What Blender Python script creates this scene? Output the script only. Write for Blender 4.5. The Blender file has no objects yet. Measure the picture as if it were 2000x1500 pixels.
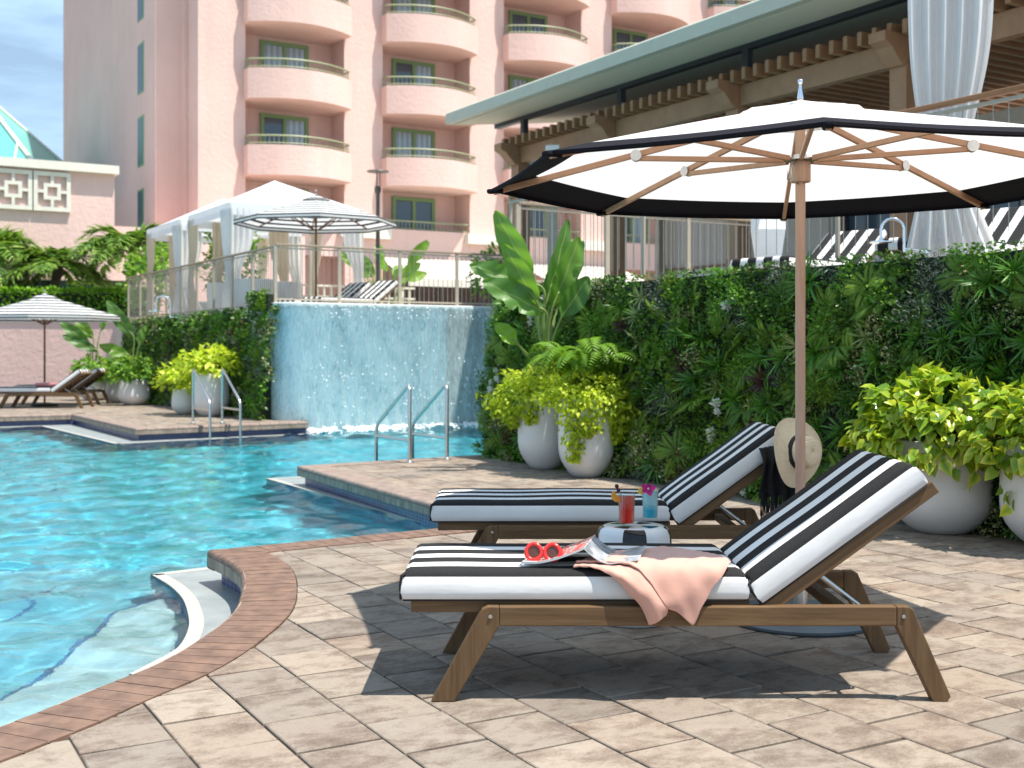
import bpy, bmesh, math, random
import numpy as np
from mathutils import Vector, Matrix, Euler
random.seed(7); np.random.seed(7)
sc = bpy.context.scene
COL = sc.collection
R = math.radians

# ---------------------------------------------------------------- camera
EYE, FPX, HOR = 1.22, 2300.0, 685.0           # eye height, focal length and horizon row measured on the 2000 x 1500 photograph
cam_d = bpy.data.cameras.new('camera'); cam = bpy.data.objects.new('camera', cam_d); COL.objects.link(cam)
cam.location = (0, 0, EYE); cam.rotation_euler = (R(90), 0, 0)
cam_d.sensor_width = 36; cam_d.lens = FPX / 2000 * 36; cam_d.shift_y = (HOR - 750) / 2000
cam_d.clip_start = .05; cam_d.clip_end = 3000
cam_d.dof.use_dof = True; cam_d.dof.focus_distance = 4.9; cam_d.dof.aperture_fstop = 4.2
sc.camera = cam

# ---------------------------------------------------------------- sky, sun, exposure
SUN = Vector((.36, -.16, 1)).normalized()     # towards the sun
el = math.asin(SUN.z); az = math.atan2(SUN.x, SUN.y)
world = bpy.data.worlds.new('World'); sc.world = world; world.use_nodes = True
wt = world.node_tree; bg = wt.nodes['Background']
sky = wt.nodes.new('ShaderNodeTexSky'); sky.sky_type = 'NISHITA'; sky.sun_disc = False
sky.sun_elevation = el; sky.sun_rotation = az; sky.air_density = 1.0; sky.dust_density = 1.2; sky.ozone_density = 1.5
# soft clouds over the whole sky
tc = wt.nodes.new('ShaderNodeTexCoord'); mp = wt.nodes.new('ShaderNodeMapping'); mp.inputs['Scale'].default_value = (1.2, 1.2, 5.5)
nz = wt.nodes.new('ShaderNodeTexNoise'); nz.inputs['Scale'].default_value = 2.6; nz.inputs['Detail'].default_value = 9; nz.inputs['Roughness'].default_value = .62
rp = wt.nodes.new('ShaderNodeValToRGB'); rp.color_ramp.elements[0].position = .40; rp.color_ramp.elements[1].position = .72; rp.color_ramp.elements[0].color = (.42, .42, .42, 1)
mx = wt.nodes.new('ShaderNodeMix'); mx.data_type = 'RGBA'; mx.inputs[7].default_value = (11.0, 16.0, 21.5, 1)
wt.links.new(tc.outputs['Generated'], mp.inputs[0]); wt.links.new(mp.outputs[0], nz.inputs['Vector'])
wt.links.new(nz.outputs['Fac'], rp.inputs[0])
mm = wt.nodes.new('ShaderNodeMath'); mm.operation = 'MULTIPLY'; mm.inputs[1].default_value = .75
wt.links.new(rp.outputs[0], mm.inputs[0]); wt.links.new(mm.outputs[0], mx.inputs[0])
wt.links.new(sky.outputs[0], mx.inputs[6]); wt.links.new(mx.outputs[2], bg.inputs[0])
bg.inputs[1].default_value = .058
sun_d = bpy.data.lights.new('sun', 'SUN'); sun_d.energy = 5.0; sun_d.angle = R(.53); sun_d.color = (1, .955, .88)
sun = bpy.data.objects.new('sun', sun_d); COL.objects.link(sun)
sun.rotation_euler = SUN.to_track_quat('Z', 'Y').to_euler(); sun.location = (6, -4, 14)
sun_d.cycles.is_caustics_light = True          # real refracted sunlight through the pool water
vs = sc.view_settings; vs.view_transform = 'Standard'; vs.look = 'None'; vs.exposure = .58; vs.gamma = 1
cy = sc.cycles
cy.max_bounces = 9; cy.diffuse_bounces = 3; cy.glossy_bounces = 4; cy.transmission_bounces = 8; cy.transparent_max_bounces = 12
cy.caustics_reflective = False; cy.caustics_refractive = True; cy.sample_clamp_indirect = 6; cy.use_denoising = True

# ---------------------------------------------------------------- helpers
E1 = Vector((.854, .52, 0)); E2 = Vector((-.52, .854, 0)); NF = Vector((.52, -.854, 0))
UP = Vector((0, 0, 1))
def P(px, py, z=0.0):                          # photo pixel -> point on the level z
    Y = FPX * (EYE - z) / (py - HOR); return Vector(((px - 1000) / FPX * Y, Y, z))
def PY(px, py, Y):                             # photo pixel at a known distance
    return Vector(((px - 1000) / FPX * Y, Y, EYE - (py - HOR) / FPX * Y))

class MB:
    def __init__(s): s.v = []; s.f = []; s.m = []
    def add(s, vs_, fs, mi=0):
        b = len(s.v); s.v.extend([tuple(p) for p in vs_])
        for f in fs: s.f.append(tuple(i + b for i in f)); s.m.append(mi)
        return s
    def box(s, c, size, rz=0, mi=0, M=None):
        hx, hy, hz = size[0] / 2, size[1] / 2, size[2] / 2
        vs_ = [Vector((x, y, z)) for x in (-hx, hx) for y in (-hy, hy) for z in (-hz, hz)]
        Q = Matrix.Translation(Vector(c)) @ (M if M is not None else Matrix.Rotation(rz, 4, 'Z'))
        s.add([Q @ p for p in vs_], [(0, 1, 3, 2), (4, 6, 7, 5), (0, 4, 5, 1), (2, 3, 7, 6), (0, 2, 6, 4), (1, 5, 7, 3)], mi); return s
    def beam(s, a, b, w, h, up=UP, mi=0):      # rectangular bar from a to b, width w across, height h along up
        a = Vector(a); b = Vector(b); d = (b - a).normalized(); sd = d.cross(Vector(up))
        if sd.length < 1e-6: sd = Vector((1, 0, 0))
        sd.normalize(); u = sd.cross(d)
        vs_ = [q + sd * (w / 2 * i) + u * (h / 2 * j) for q in (a, b) for i, j in ((-1, -1), (1, -1), (1, 1), (-1, 1))]
        s.add(vs_, [(0, 1, 2, 3), (7, 6, 5, 4), (0, 4, 5, 1), (1, 5, 6, 2), (2, 6, 7, 3), (3, 7, 4, 0)], mi); return s
    def tube(s, pts, r, seg=8, mi=0, cap=True, closed=False):
        pts = [Vector(p) for p in pts]; n = len(pts); rs = r if isinstance(r, (list, tuple)) else [r] * n
        base = len(s.v); prev = None
        for i, p in enumerate(pts):
            if closed: t = pts[(i + 1) % n] - pts[i - 1]
            else: t = pts[min(i + 1, n - 1)] - pts[max(i - 1, 0)]
            t.normalize()
            if prev is None:
                a = Vector((0, 0, 1)) if abs(t.z) < .9 else Vector((1, 0, 0)); x = t.cross(a).normalized()
            else:
                x = prev - t * prev.dot(t)
                x = x.normalized() if x.length > 1e-6 else t.orthogonal().normalized()
            prev = x; y = t.cross(x)
            for k in range(seg):
                an = 2 * math.pi * k / seg; s.v.append(tuple(p + x * (rs[i] * math.cos(an)) + y * (rs[i] * math.sin(an))))
        for i in range(n if closed else n - 1):
            for k in range(seg):
                a = base + i * seg + k; b = base + i * seg + (k + 1) % seg; j = (i + 1) % n
                c = base + j * seg + (k + 1) % seg; d = base + j * seg + k
                s.f.append((a, b, c, d)); s.m.append(mi)
        if cap and not closed:
            s.f.append(tuple(base + k for k in reversed(range(seg)))); s.m.append(mi)
            s.f.append(tuple(base + (n - 1) * seg + k for k in range(seg))); s.m.append(mi)
        return s
    def lathe(s, prof, seg=24, c=(0, 0, 0), mi=0, M=None):
        base = len(s.v); c = Vector(c); n = len(prof)
        for (r, z) in prof:
            for k in range(seg):
                an = 2 * math.pi * k / seg; p = Vector((r * math.cos(an), r * math.sin(an), z))
                if M is not None: p = M @ p
                s.v.append(tuple(p + c))
        for i in range(n - 1):
            for k in range(seg):
                s.f.append((base + i * seg + k, base + i * seg + (k + 1) % seg, base + (i + 1) * seg + (k + 1) % seg, base + (i + 1) * seg + k)); s.m.append(mi)
        if prof[0][0] > 1e-5: s.f.append(tuple(base + k for k in reversed(range(seg)))); s.m.append(mi)
        if prof[-1][0] > 1e-5: s.f.append(tuple(base + (n - 1) * seg + k for k in range(seg))); s.m.append(mi)
        return s
    def prism(s, poly, z0, z1, mi=0):          # poly counter-clockwise in xy
        n = len(poly); vs_ = [(p[0], p[1], z0) for p in poly] + [(p[0], p[1], z1) for p in poly]
        fs = [(i, (i + 1) % n, n + (i + 1) % n, n + i) for i in range(n)]
        fs += [tuple(range(n, 2 * n)), tuple(reversed(range(n)))]
        s.add(vs_, fs, mi); return s
    def slab(s, poly, axis_o, ax, ay, an, t, mi=0):   # flat outline (2D list) extruded by t along an
        n = len(poly); a = [axis_o + ax * p[0] + ay * p[1] for p in poly]; b = [q + an * t for q in a]
        s.add(a + b, [(i, (i + 1) % n, n + (i + 1) % n, n + i) for i in range(n)] + [tuple(range(n, 2 * n)), tuple(reversed(range(n)))], mi); return s
    def grid(s, pts, nu, nv, mi=0, closed_u=False):   # pts[u*nv+v]
        fs = []
        for i in range(nu if closed_u else nu - 1):
            for j in range(nv - 1):
                k = (i + 1) % nu; fs.append((i * nv + j, k * nv + j, k * nv + j + 1, i * nv + j + 1))
        s.add(pts, fs, mi); return s
    def mesh(s, name, mats, smooth=None):
        me = bpy.data.meshes.new(name); me.from_pydata(s.v, [], s.f)
        for m in (mats if isinstance(mats, (list, tuple)) else [mats]): me.materials.append(m)
        if len(me.materials) > 1: me.polygons.foreach_set('material_index', s.m)
        if smooth is not None:
            me.polygons.foreach_set('use_smooth', [True] * len(me.polygons))
            if smooth < 180: me.set_sharp_from_angle(angle=R(smooth))
        me.update(); return me
    def build(s, name, mats, parent=None, smooth=None, bevel=0, loc=None, fixn=False):
        me = s.mesh(name, mats, smooth)
        if fixn:
            bm = bmesh.new(); bm.from_mesh(me); bmesh.ops.recalc_face_normals(bm, faces=bm.faces); bm.to_mesh(me); bm.free()
        return link(name, me, parent, bevel, loc)

def link(name, me, parent=None, bevel=0, loc=None):
    o = bpy.data.objects.new(name, me); COL.objects.link(o)
    if parent is not None: o.parent = parent
    if loc is not None: o.location = loc
    if bevel:
        b = o.modifiers.new('bevel', 'BEVEL'); b.width = bevel; b.segments = 2; b.limit_method = 'ANGLE'; b.angle_limit = R(40); b.harden_normals = False
    return o
def tag(o, label, cat, group=None):
    o['label'] = label; o['category'] = cat
    if group: o['group'] = group
    return o
def thing(name, label, cat, loc=(0, 0, 0), rz=0, group=None):
    o = bpy.data.objects.new(name, None); COL.objects.link(o); o.empty_display_size = .2
    o.location = loc; o.rotation_euler = (0, 0, rz); return tag(o, label, cat, group)
def struct(o): o['kind'] = 'structure'; return o
def stuff(o): o['kind'] = 'stuff'; return o
def dup(root, loc, rz=0, label=None, group=None, skip=()):
    r = root.copy(); COL.objects.link(r); r.location = loc; r.rotation_euler = (0, 0, rz)
    if label: r['label'] = label
    if group: r['group'] = group
    def rec(src, dst):
        for ch in src.children:
            if ch.name.split('.')[0] in skip: continue
            c = ch.copy(); COL.objects.link(c); c.parent = dst; rec(ch, c)
    rec(root, r); return r
def xyz(o, loc, rot=(0, 0, 0), scale=1):
    o.location = loc; o.rotation_euler = rot; o.scale = (scale,) * 3 if not isinstance(scale, (tuple, list)) else scale; return o

# ---------------------------------------------------------------- materials
def nmat(name):
    m = bpy.data.materials.new(name); m.use_nodes = True; nt = m.node_tree
    return m, nt, nt.nodes['Principled BSDF'], nt.nodes['Material Output']
def L(nt, a, b): nt.links.new(a, b)
def N(nt, t, **kw):
    n = nt.nodes.new('ShaderNode' + t)
    for k, v in kw.items(): setattr(n, k, v)
    return n
def mixc(nt, fac, a, b, blend='MIX'):
    n = N(nt, 'Mix', data_type='RGBA', blend_type=blend)
    for s_, i in ((fac, 0), (a, 6), (b, 7)):
        if hasattr(s_, 'links'): L(nt, s_, n.inputs[i])
        elif i == 0: n.inputs[0].default_value = s_
        else: n.inputs[i].default_value = (*s_, 1)
    return n.outputs[2]
def math_(nt, op, a, b=0.0, c=None, clamp=False):
    n = N(nt, 'Math', operation=op, use_clamp=clamp)
    for i, s_ in enumerate((a, b, c)):
        if s_ is None: continue
        if hasattr(s_, 'links'): L(nt, s_, n.inputs[i])
        else: n.inputs[i].default_value = s_
    return n.outputs[0]
def ramp(nt, fac, stops):
    n = N(nt, 'ValToRGB'); cr = n.color_ramp
    while len(cr.elements) > 1: cr.elements.remove(cr.elements[-1])
    cr.elements[0].position, cr.elements[0].color = stops[0][0], (*stops[0][1], 1)
    for p_, c_ in stops[1:]:
        e = cr.elements.new(p_); e.color = (*c_, 1)
    L(nt, fac, n.inputs[0]); return n.outputs[0]
def noise(nt, vec, scale, detail=5, rough=.55, dist=0.0):
    n = N(nt, 'TexNoise'); n.inputs['Scale'].default_value = scale; n.inputs['Detail'].default_value = detail
    n.inputs['Roughness'].default_value = rough; n.inputs['Distortion'].default_value = dist
    if vec is not None: L(nt, vec, n.inputs['Vector'])
    return n.outputs['Fac']
def mapping(nt, vec, scale=(1, 1, 1), rot=(0, 0, 0), loc=(0, 0, 0)):
    n = N(nt, 'Mapping'); n.inputs['Scale'].default_value = scale; n.inputs['Rotation'].default_value = rot; n.inputs['Location'].default_value = loc
    L(nt, vec, n.inputs[0]); return n.outputs[0]
def bump(nt, h, strength, dist=.01, normal=None):
    n = N(nt, 'Bump'); n.inputs['Strength'].default_value = strength; n.inputs['Distance'].default_value = dist
    L(nt, h, n.inputs['Height'])
    if normal is not None: L(nt, normal, n.inputs['Normal'])
    return n.outputs[0]
def wpos(nt): return N(nt, 'NewGeometry').outputs['Position']
def opos(nt): return N(nt, 'TexCoord').outputs['Object']
def mat(name, col, rough=.6, metal=0, var=.0, vscale=6, bmp=0, bscale=60, bdist=.004, spec=.5, local=True, coat=0, stretch=(1, 1, 1), sheen=0):
    m, nt, b, _ = nmat(name)
    b.inputs['Roughness'].default_value = rough; b.inputs['Metallic'].default_value = metal
    b.inputs['Specular IOR Level'].default_value = spec; b.inputs['Coat Weight'].default_value = coat
    if sheen: b.inputs['Sheen Weight'].default_value = sheen
    src = None
    if var or bmp:
        src = mapping(nt, opos(nt) if local else wpos(nt), stretch)
    if var:
        f = noise(nt, src, vscale, 6, .6); d = tuple(max(0, c * (1 - var)) for c in col); l = tuple(min(1, c * (1 + var)) for c in col)
        L(nt, ramp(nt, f, [(.3, d), (.7, l)]), b.inputs['Base Color'])
    else: b.inputs['Base Color'].default_value = (*col, 1)
    if bmp: L(nt, bump(nt, noise(nt, src, bscale, 4), bmp, bdist), b.inputs['Normal'])
    return m
LEAF_GAIN = 1.5
def leafmat(name, cols, rough=.45, trans=.3, attr=True, spec=.4):
    """foliage: colour from the leaf's own 'tint' attribute run through a ramp, with light passing through the blade"""
    m, nt, b, out = nmat(name)
    at = N(nt, 'Attribute', attribute_name='tint'); oi = N(nt, 'ObjectInfo')
    f = math_(nt, 'FRACT', math_(nt, 'ADD', at.outputs['Fac'], oi.outputs['Random'])) if attr == 'obj' else at.outputs['Fac']
    c = ramp(nt, f, [(i / max(1, len(cols) - 1), tuple(min(.8, x * LEAF_GAIN) for x in c_)) for i, c_ in enumerate(cols)])
    L(nt, c, b.inputs['Base Color']); b.inputs['Roughness'].default_value = rough; b.inputs['Specular IOR Level'].default_value = spec
    t = N(nt, 'BsdfTranslucent'); br = mixc(nt, 1.0, c, (1.25, 1.25, .8), 'MULTIPLY'); L(nt, br, t.inputs[0])
    ms = N(nt, 'MixShader'); ms.inputs[0].default_value = trans
    L(nt, b.outputs[0], ms.inputs[1]); L(nt, t.outputs[0], ms.inputs[2]); L(nt, ms.outputs[0], out.inputs[0]); return m
def wood(name, c1, c2, axis=0, scale=1.0, rough=.6):
    m, nt, b, _ = nmat(name)
    st = [22 * scale, 22 * scale, 22 * scale]; st[axis] = 1.3 * scale
    v = mapping(nt, opos(nt), st); oi = N(nt, 'ObjectInfo')
    va = N(nt, 'VectorMath', operation='ADD'); L(nt, v, va.inputs[0]); cx = N(nt, 'CombineXYZ')
    L(nt, math_(nt, 'MULTIPLY', oi.outputs['Random'], 37.0), cx.inputs[(axis + 1) % 3]); L(nt, cx.outputs[0], va.inputs[1])
    f = noise(nt, va.outputs[0], 1.6, 7, .65, .7); g = noise(nt, va.outputs[0], 6, 3, .6)
    c = ramp(nt, f, [(.3, c1), (.5, tuple((a + d) / 2 for a, d in zip(c1, c2))), (.72, c2)])
    c = mixc(nt, math_(nt, 'MULTIPLY', g, .35), c, tuple(x * .55 for x in c1))
    L(nt, c, b.inputs['Base Color']); b.inputs['Roughness'].default_value = rough; b.inputs['Specular IOR Level'].default_value = .3
    L(nt, bump(nt, math_(nt, 'ADD', f, g), .25, .002), b.inputs['Normal']); return m
# ================================================================ materials of the setting
def paver_mat():
    m, nt, b, _ = nmat('paver_stone')
    oi = N(nt, 'ObjectInfo'); at = N(nt, 'Attribute', attribute_name='rnd')
    rnd = math_(nt, 'FRACT', math_(nt, 'ADD', oi.outputs['Random'], at.outputs['Fac']))
    v = mapping(nt, wpos(nt), (1, 1, 1), (0, 0, R(-29.8)))
    cx = N(nt, 'CombineXYZ'); L(nt, math_(nt, 'MULTIPLY', rnd, 53.0), cx.inputs[0]); L(nt, math_(nt, 'MULTIPLY', rnd, 31.0), cx.inputs[2])
    va = N(nt, 'VectorMath', operation='ADD'); L(nt, v, va.inputs[0]); L(nt, cx.outputs[0], va.inputs[1])
    st = mapping(nt, va.outputs[0], (3.0, 4.2, 3))
    f1 = noise(nt, st, 1.5, 9, .74, .25); f2 = noise(nt, mapping(nt, va.outputs[0], (12, 16, 12)), 1, 8, .8); f3 = noise(nt, va.outputs[0], 120, 4, .8)
    c = ramp(nt, f1, [(.30, (.100, .068, .050)), (.43, (.178, .136, .106)), (.54, (.285, .240, .195)), (.76, (.250, .210, .173))])
    c = mixc(nt, math_(nt, 'MULTIPLY', ramp_f(nt, f2, .5, .75), .5), c, (.13, .085, .066))
    c = mixc(nt, math_(nt, 'MULTIPLY', ramp_f(nt, f3, .35, .8), .38), c, (.46, .42, .37))
    tone = ramp(nt, rnd, [(0, (.70, .69, .69)), (.3, (1.05, 1.02, .97)), (.5, (.86, .85, .85)), (.75, (.97, .89, .83)), (1, (1.14, 1.11, 1.06))])
    c = mixc(nt, 1.0, c, tone, 'MULTIPLY')
    L(nt, c, b.inputs['Base Color']); b.inputs['Roughness'].default_value = .85; b.inputs['Specular IOR Level'].default_value = .2
    h = math_(nt, 'ADD', math_(nt, 'MULTIPLY', f3, .5), f2)
    L(nt, bump(nt, h, .5, .003), b.inputs['Normal']); return m
def ramp_f(nt, f, a, b_):
    n = N(nt, 'MapRange'); n.inputs['From Min'].default_value = a; n.inputs['From Max'].default_value = b_; L(nt, f, n.inputs[0]); return n.outputs[0]
M_paver = paver_mat()
M_sand = mat('joint_sand', (.075, .058, .042), .95, var=.3, vscale=30, bmp=.3, bscale=200, local=False)
M_terra = mat('coping_terracotta', (.185, .108, .072), .6, var=.36, vscale=11, bmp=.25, bscale=220, bdist=.002, local=False)
M_terra_pale = mat('coping_sandstone', (.27, .20, .16), .75, var=.28, vscale=9, bmp=.3, bscale=160, bdist=.002, local=False)
M_face = mat('coping_concrete', (.27, .215, .17), .85, var=.4, vscale=14, bmp=.4, bscale=90, local=False, stretch=(1, 1, .35))
M_white_plaster = mat('ledge_plaster', (.27, .295, .29), .4, var=.16, vscale=5, local=False)
M_ledge_edge = mat('ledge_edge', (.43, .41, .365), .5, var=.05, local=False)
def basin_mat():
    m, nt, b, _ = nmat('pool_plaster'); p = wpos(nt); z = N(nt, 'SeparateXYZ'); L(nt, p, z.inputs[0])
    f = noise(nt, mapping(nt, p, (1, 1, 1)), 3.5, 4, .6); c = ramp(nt, f, [(.3, (.06, .41, .51)), (.7, (.11, .54, .63))])
    br = N(nt, 'TexBrick'); br.offset = 0; br.inputs['Scale'].default_value = 20; br.inputs['Mortar Size'].default_value = .03
    br.inputs['Brick Width'].default_value = .5; br.inputs['Row Height'].default_value = .5
    br.inputs['Color1'].default_value = (.012, .02, .10, 1); br.inputs['Color2'].default_value = (.03, .05, .19, 1); br.inputs['Mortar'].default_value = (.2, .22, .26, 1)
    cx = N(nt, 'CombineXYZ'); L(nt, math_(nt, 'ADD', z.outputs[0], z.outputs[1]), cx.inputs[0]); L(nt, z.outputs[2], cx.inputs[1]); L(nt, cx.outputs[0], br.inputs['Vector'])
    above = math_(nt, 'GREATER_THAN', z.outputs[2], -.36)
    L(nt, mixc(nt, above, c, br.outputs['Color']), b.inputs['Base Color']); b.inputs['Roughness'].default_value = .35; return m
M_basin = basin_mat()
M_navy = mat('navy_tile', (.02, .035, .14), .2, var=.5, vscale=40, local=False)
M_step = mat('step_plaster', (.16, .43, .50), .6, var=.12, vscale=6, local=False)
M_nose = mat('step_edge_tile', (.07, .16, .30), .3, var=.5, vscale=30, local=False)
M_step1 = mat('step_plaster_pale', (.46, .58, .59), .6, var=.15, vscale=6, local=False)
M_steel = mat('brushed_steel', (.62, .60, .57), .28, 1, var=.1, vscale=30)
M_chrome = mat('polished_chrome', (.8, .82, .84), .08, 1)

# ================================================================ ground, decks
WL = -.225
g = MB(); g.add([(-400, -60, -1.75), (400, -60, -1.75), (400, 900, -1.75), (-400, 900, -1.75)], [(0, 1, 2, 3)])
struct(g.build('ground', mat('ground_soil', (.22, .19, .15), .95, var=.3, vscale=.6, local=False)))

def catmull(pts, n=8):
    out = []; pts = [Vector(p) for p in pts]
    for i in range(len(pts) - 1):
        p0 = pts[max(i - 1, 0)]; p1 = pts[i]; p2 = pts[i + 1]; p3 = pts[min(i + 2, len(pts) - 1)]
        for k in range(n):
            t = k / n; out.append(.5 * ((2 * p1) + (p2 - p0) * t + (2 * p0 - 5 * p1 + 4 * p2 - p3) * t * t + (3 * p1 - p0 - 3 * p2 + p3) * t ** 3))
    out.append(pts[-1]); return out
def resample(pts, step):
    d = [0]
    for a, b in zip(pts, pts[1:]): d.append(d[-1] + (b - a).length)
    n = max(1, round(d[-1] / step)); out = []; j = 0
    for i in range(n + 1):
        s = d[-1] * i / n
        while j < len(d) - 2 and d[j + 1] < s: j += 1
        t = (s - d[j]) / max(1e-9, d[j + 1] - d[j]); out.append(pts[j].lerp(pts[j + 1], min(1, max(0, t))))
    return out
ARC = catmull([(-2.75, 2.1, 0), (-2.1, 2.98, 0)] + [P(*q) for q in ((0, 1416), (150, 1356), (288, 1302), (375, 1254), (450, 1197), (471, 1149), (468, 1116), (444, 1095), (404, 1075))], 8)
T1 = ARC[-1]; T2 = P(580, 910); IC = Vector((-.112, 8.37, 0)); G1 = Vector((-.24, 13.9, 0))
LC = [Vector((-3.5, 20.2, 0)), P(264, 837), P(140, 809), P(0, 812.5), Vector((-16, 21.0, 0))]
CW = .28                                       # coping width
def runs_offset(run, w):                       # deck side is on the right hand of the walking direction
    out = []
    for i, p in enumerate(run):
        t = (run[min(i + 1, len(run) - 1)] - run[max(i - 1, 0)]).normalized(); out.append(p + Vector((t.y, -t.x, 0)) * w)
    return out
def line_x(a, da, b, db):
    den = da.x * db.y - da.y * db.x; t = ((b.x - a.x) * db.y - (b.y - a.y) * db.x) / den; return a + da * t
def perp_r(d): return Vector((d.y, -d.x, 0))
def offset_chain(chain, w):                    # list of runs sharing end points -> mitred inner runs
    offs = [runs_offset(r_, w) for r_ in chain]
    for i in range(len(chain) - 1):
        a = chain[i]; b = chain[i + 1]; da = (a[-1] - a[-2]).normalized(); db = (b[1] - b[0]).normalized()
        c = line_x(a[-1] + perp_r(da) * w, da, b[0] + perp_r(db) * w, db)
        m = (c - a[-1]).dot(da)
        # cut run a where it passes the mitre, start run b at it
        offs[i] = [q for q, p in zip(offs[i], a) if (a[-1] - p).length > max(0, -m)] + [c]
        mb = (c - b[0]).dot(db); offs[i + 1] = [c] + [q for q, p in zip(offs[i + 1], b) if (p - b[0]).length > max(0, mb)]
    return offs
def dense(a, b, step=.1): return resample([Vector(a), Vector(b)], step)
chain_main = [resample(ARC, .1), dense(T1, IC), dense(IC, T2), dense(T2, G1)]
chain_left = [dense(LC[0], LC[1]), dense(LC[1], LC[2]), dense(LC[2], LC[3]), dense(LC[3], LC[4])]
def flat(ch): return [p for r_ in ch for p in r_]
def fill(name, poly, z, mats, z0=None, parent=None):    # concave outline, triangulated; optional sides down to z0
    bm = bmesh.new(); vs_ = [bm.verts.new((p[0], p[1], z)) for p in poly]; es = [bm.edges.new((vs_[i], vs_[(i + 1) % len(vs_)])) for i in range(len(vs_))]
    bmesh.ops.triangle_fill(bm, use_beauty=True, edges=es)
    for f in bm.faces:
        if f.normal.z < 0: f.normal_flip()
    if z0 is not None:
        lo = [bm.verts.new((p[0], p[1], z0)) for p in poly]; n = len(poly)
        for i in range(n):
            f = bm.faces.new((vs_[i], vs_[(i + 1) % n], lo[(i + 1) % n], lo[i])); f.material_index = 1 if len(mats) > 1 else 0
    bmesh.ops.remove_doubles(bm, verts=bm.verts, dist=1e-5); bmesh.ops.recalc_face_normals(bm, faces=bm.faces)
    me = bpy.data.meshes.new(name); bm.to_mesh(me); bm.free()
    for m in mats: me.materials.append(m)
    return link(name, me, parent)
def dedupe(pl, eps=.004):
    out = []
    for p in pl:
        if not out or (Vector(p) - Vector(out[-1])).length > eps: out.append(Vector(p))
    if (out[0] - out[-1]).length < eps: out.pop()
    return out
BACK_MAIN = [Vector((1.3, 15.2, 0)), Vector((7.5, 9.0, 0)), Vector((9, -1.5, 0)), Vector((-2.9, -1.5, 0))]
BACK_LEFT = [Vector((-16, 36, 0)), Vector((-10, 32, 0)), Vector((-3.6, 20.85, 0))]
body_main = dedupe(flat(offset_chain(chain_main, .07)) + BACK_MAIN); body_left = dedupe(flat(offset_chain(chain_left, .07)) + BACK_LEFT)
deck = struct(fill('pool_deck', body_main, -.008, [M_sand, M_basin], -1.7))
deck_l = struct(fill('pool_deck_beyond', body_left, -.008, [M_sand, M_basin], -1.7))
in_main = dedupe(flat(offset_chain(chain_main, CW + .004)) + BACK_MAIN); in_left = dedupe(flat(offset_chain(chain_left, CW + .004)) + BACK_LEFT)

# ---------------------------------------------------------------- pavers, cut to the coping
TH = R(29.8); PU = Vector((math.cos(TH), math.sin(TH), 0)); PV = Vector((-math.sin(TH), math.cos(TH), 0)); PW, PL_, U0, V0 = .286, .325, 2.636, 2.608
def clip_rect(poly, c, hu, hv):
    pts = [((p - c).dot(PU), (p - c).dot(PV)) for p in poly]
    for ax, s, lim in ((0, 1, hu), (0, -1, hu), (1, 1, hv), (1, -1, hv)):
        out = []
        for i in range(len(pts)):
            a = pts[i - 1]; b = pts[i]; da = lim - s * a[ax]; db = lim - s * b[ax]
            if (da >= 0) != (db >= 0):
                t = da / (da - db); out.append((a[0] + (b[0] - a[0]) * t, a[1] + (b[1] - a[1]) * t))
            if db >= 0: out.append(b)
        pts = out
        if not pts: return None
    q = []
    for p in pts:
        if not q or math.hypot(p[0] - q[-1][0], p[1] - q[-1][1]) > .003: q.append(p)
    if len(q) > 1 and math.hypot(q[0][0] - q[-1][0], q[0][1] - q[-1][1]) < .003: q.pop()
    if len(q) < 3: return None
    ar = .5 * sum(q[i - 1][0] * q[i][1] - q[i][0] * q[i - 1][1] for i in range(len(q)))
    if abs(ar) < .0015: return None
    return q if ar > 0 else q[::-1]
def paver_geo(q, ch=.004):
    n = len(q); cx = sum(p[0] for p in q) / n; cy_ = sum(p[1] for p in q) / n
    ins = []
    for p in q:
        d = math.hypot(p[0] - cx, p[1] - cy_) or 1; k = 1 - ch * 1.3 / d; ins.append((cx + (p[0] - cx) * k, cy_ + (p[1] - cy_) * k))
    vs_ = [(*p, -.03) for p in q] + [(*p, -ch * .8) for p in q] + [(*p, 0) for p in ins]
    fs = []
    for i in range(n):
        j = (i + 1) % n; fs += [(i, j, n + j, n + i), (n + i, n + j, 2 * n + j, 2 * n + i)]
    return vs_, fs + [tuple(range(2 * n, 3 * n))]
QM = PU.to_3d(); rotz = TH
full_geo = paver_geo([(-PW / 2 + .0035, -PL_ / 2 + .0075), (PW / 2 - .0035, -PL_ / 2 + .0075), (PW / 2 - .00350, PL_ / 2 - .0075), (-PW / 2 + .0035, PL_ / 2 - .0075)])
fm = MB().add(*full_geo).mesh('paver', M_paver)
cands = []
for poly, owner, big in ((in_main, deck, 1), (in_left, deck_l, 1)):
    us = [p.dot(PU) for p in poly]; vv = [p.dot(PV) for p in poly]
    for iu in range(int((min(us) - U0) / PW) - 1, int((max(us) - U0) / PW) + 2):
        for iv in range(int((min(vv) - V0) / PL_) - 2, int((max(vv) - V0) / PL_) + 2):
            c = PU * (U0 + (iu + .5) * PW) + PV * (V0 + (iv + .5 + (.5 if iu % 2 else 0)) * PL_)
            if c.y < 2.6 or abs(c.x) > .47 * c.y + .5 or c.y > 31: continue
            if poly is in_main and (c - Vector((1.62, 10.9, 0))).dot(E1) > .15: continue     # under the planted wall
            q = clip_rect(poly, c, PW / 2 - .0035, PL_ / 2 - .0075)
            if q: cands.append((c.y, c, q, owner))
cands.sort(key=lambda t: t[0])
rest = {deck: MB(), deck_l: MB()}; rr = {deck: [], deck_l: []}
rng = random.Random(3); n_ind = 0
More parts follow.
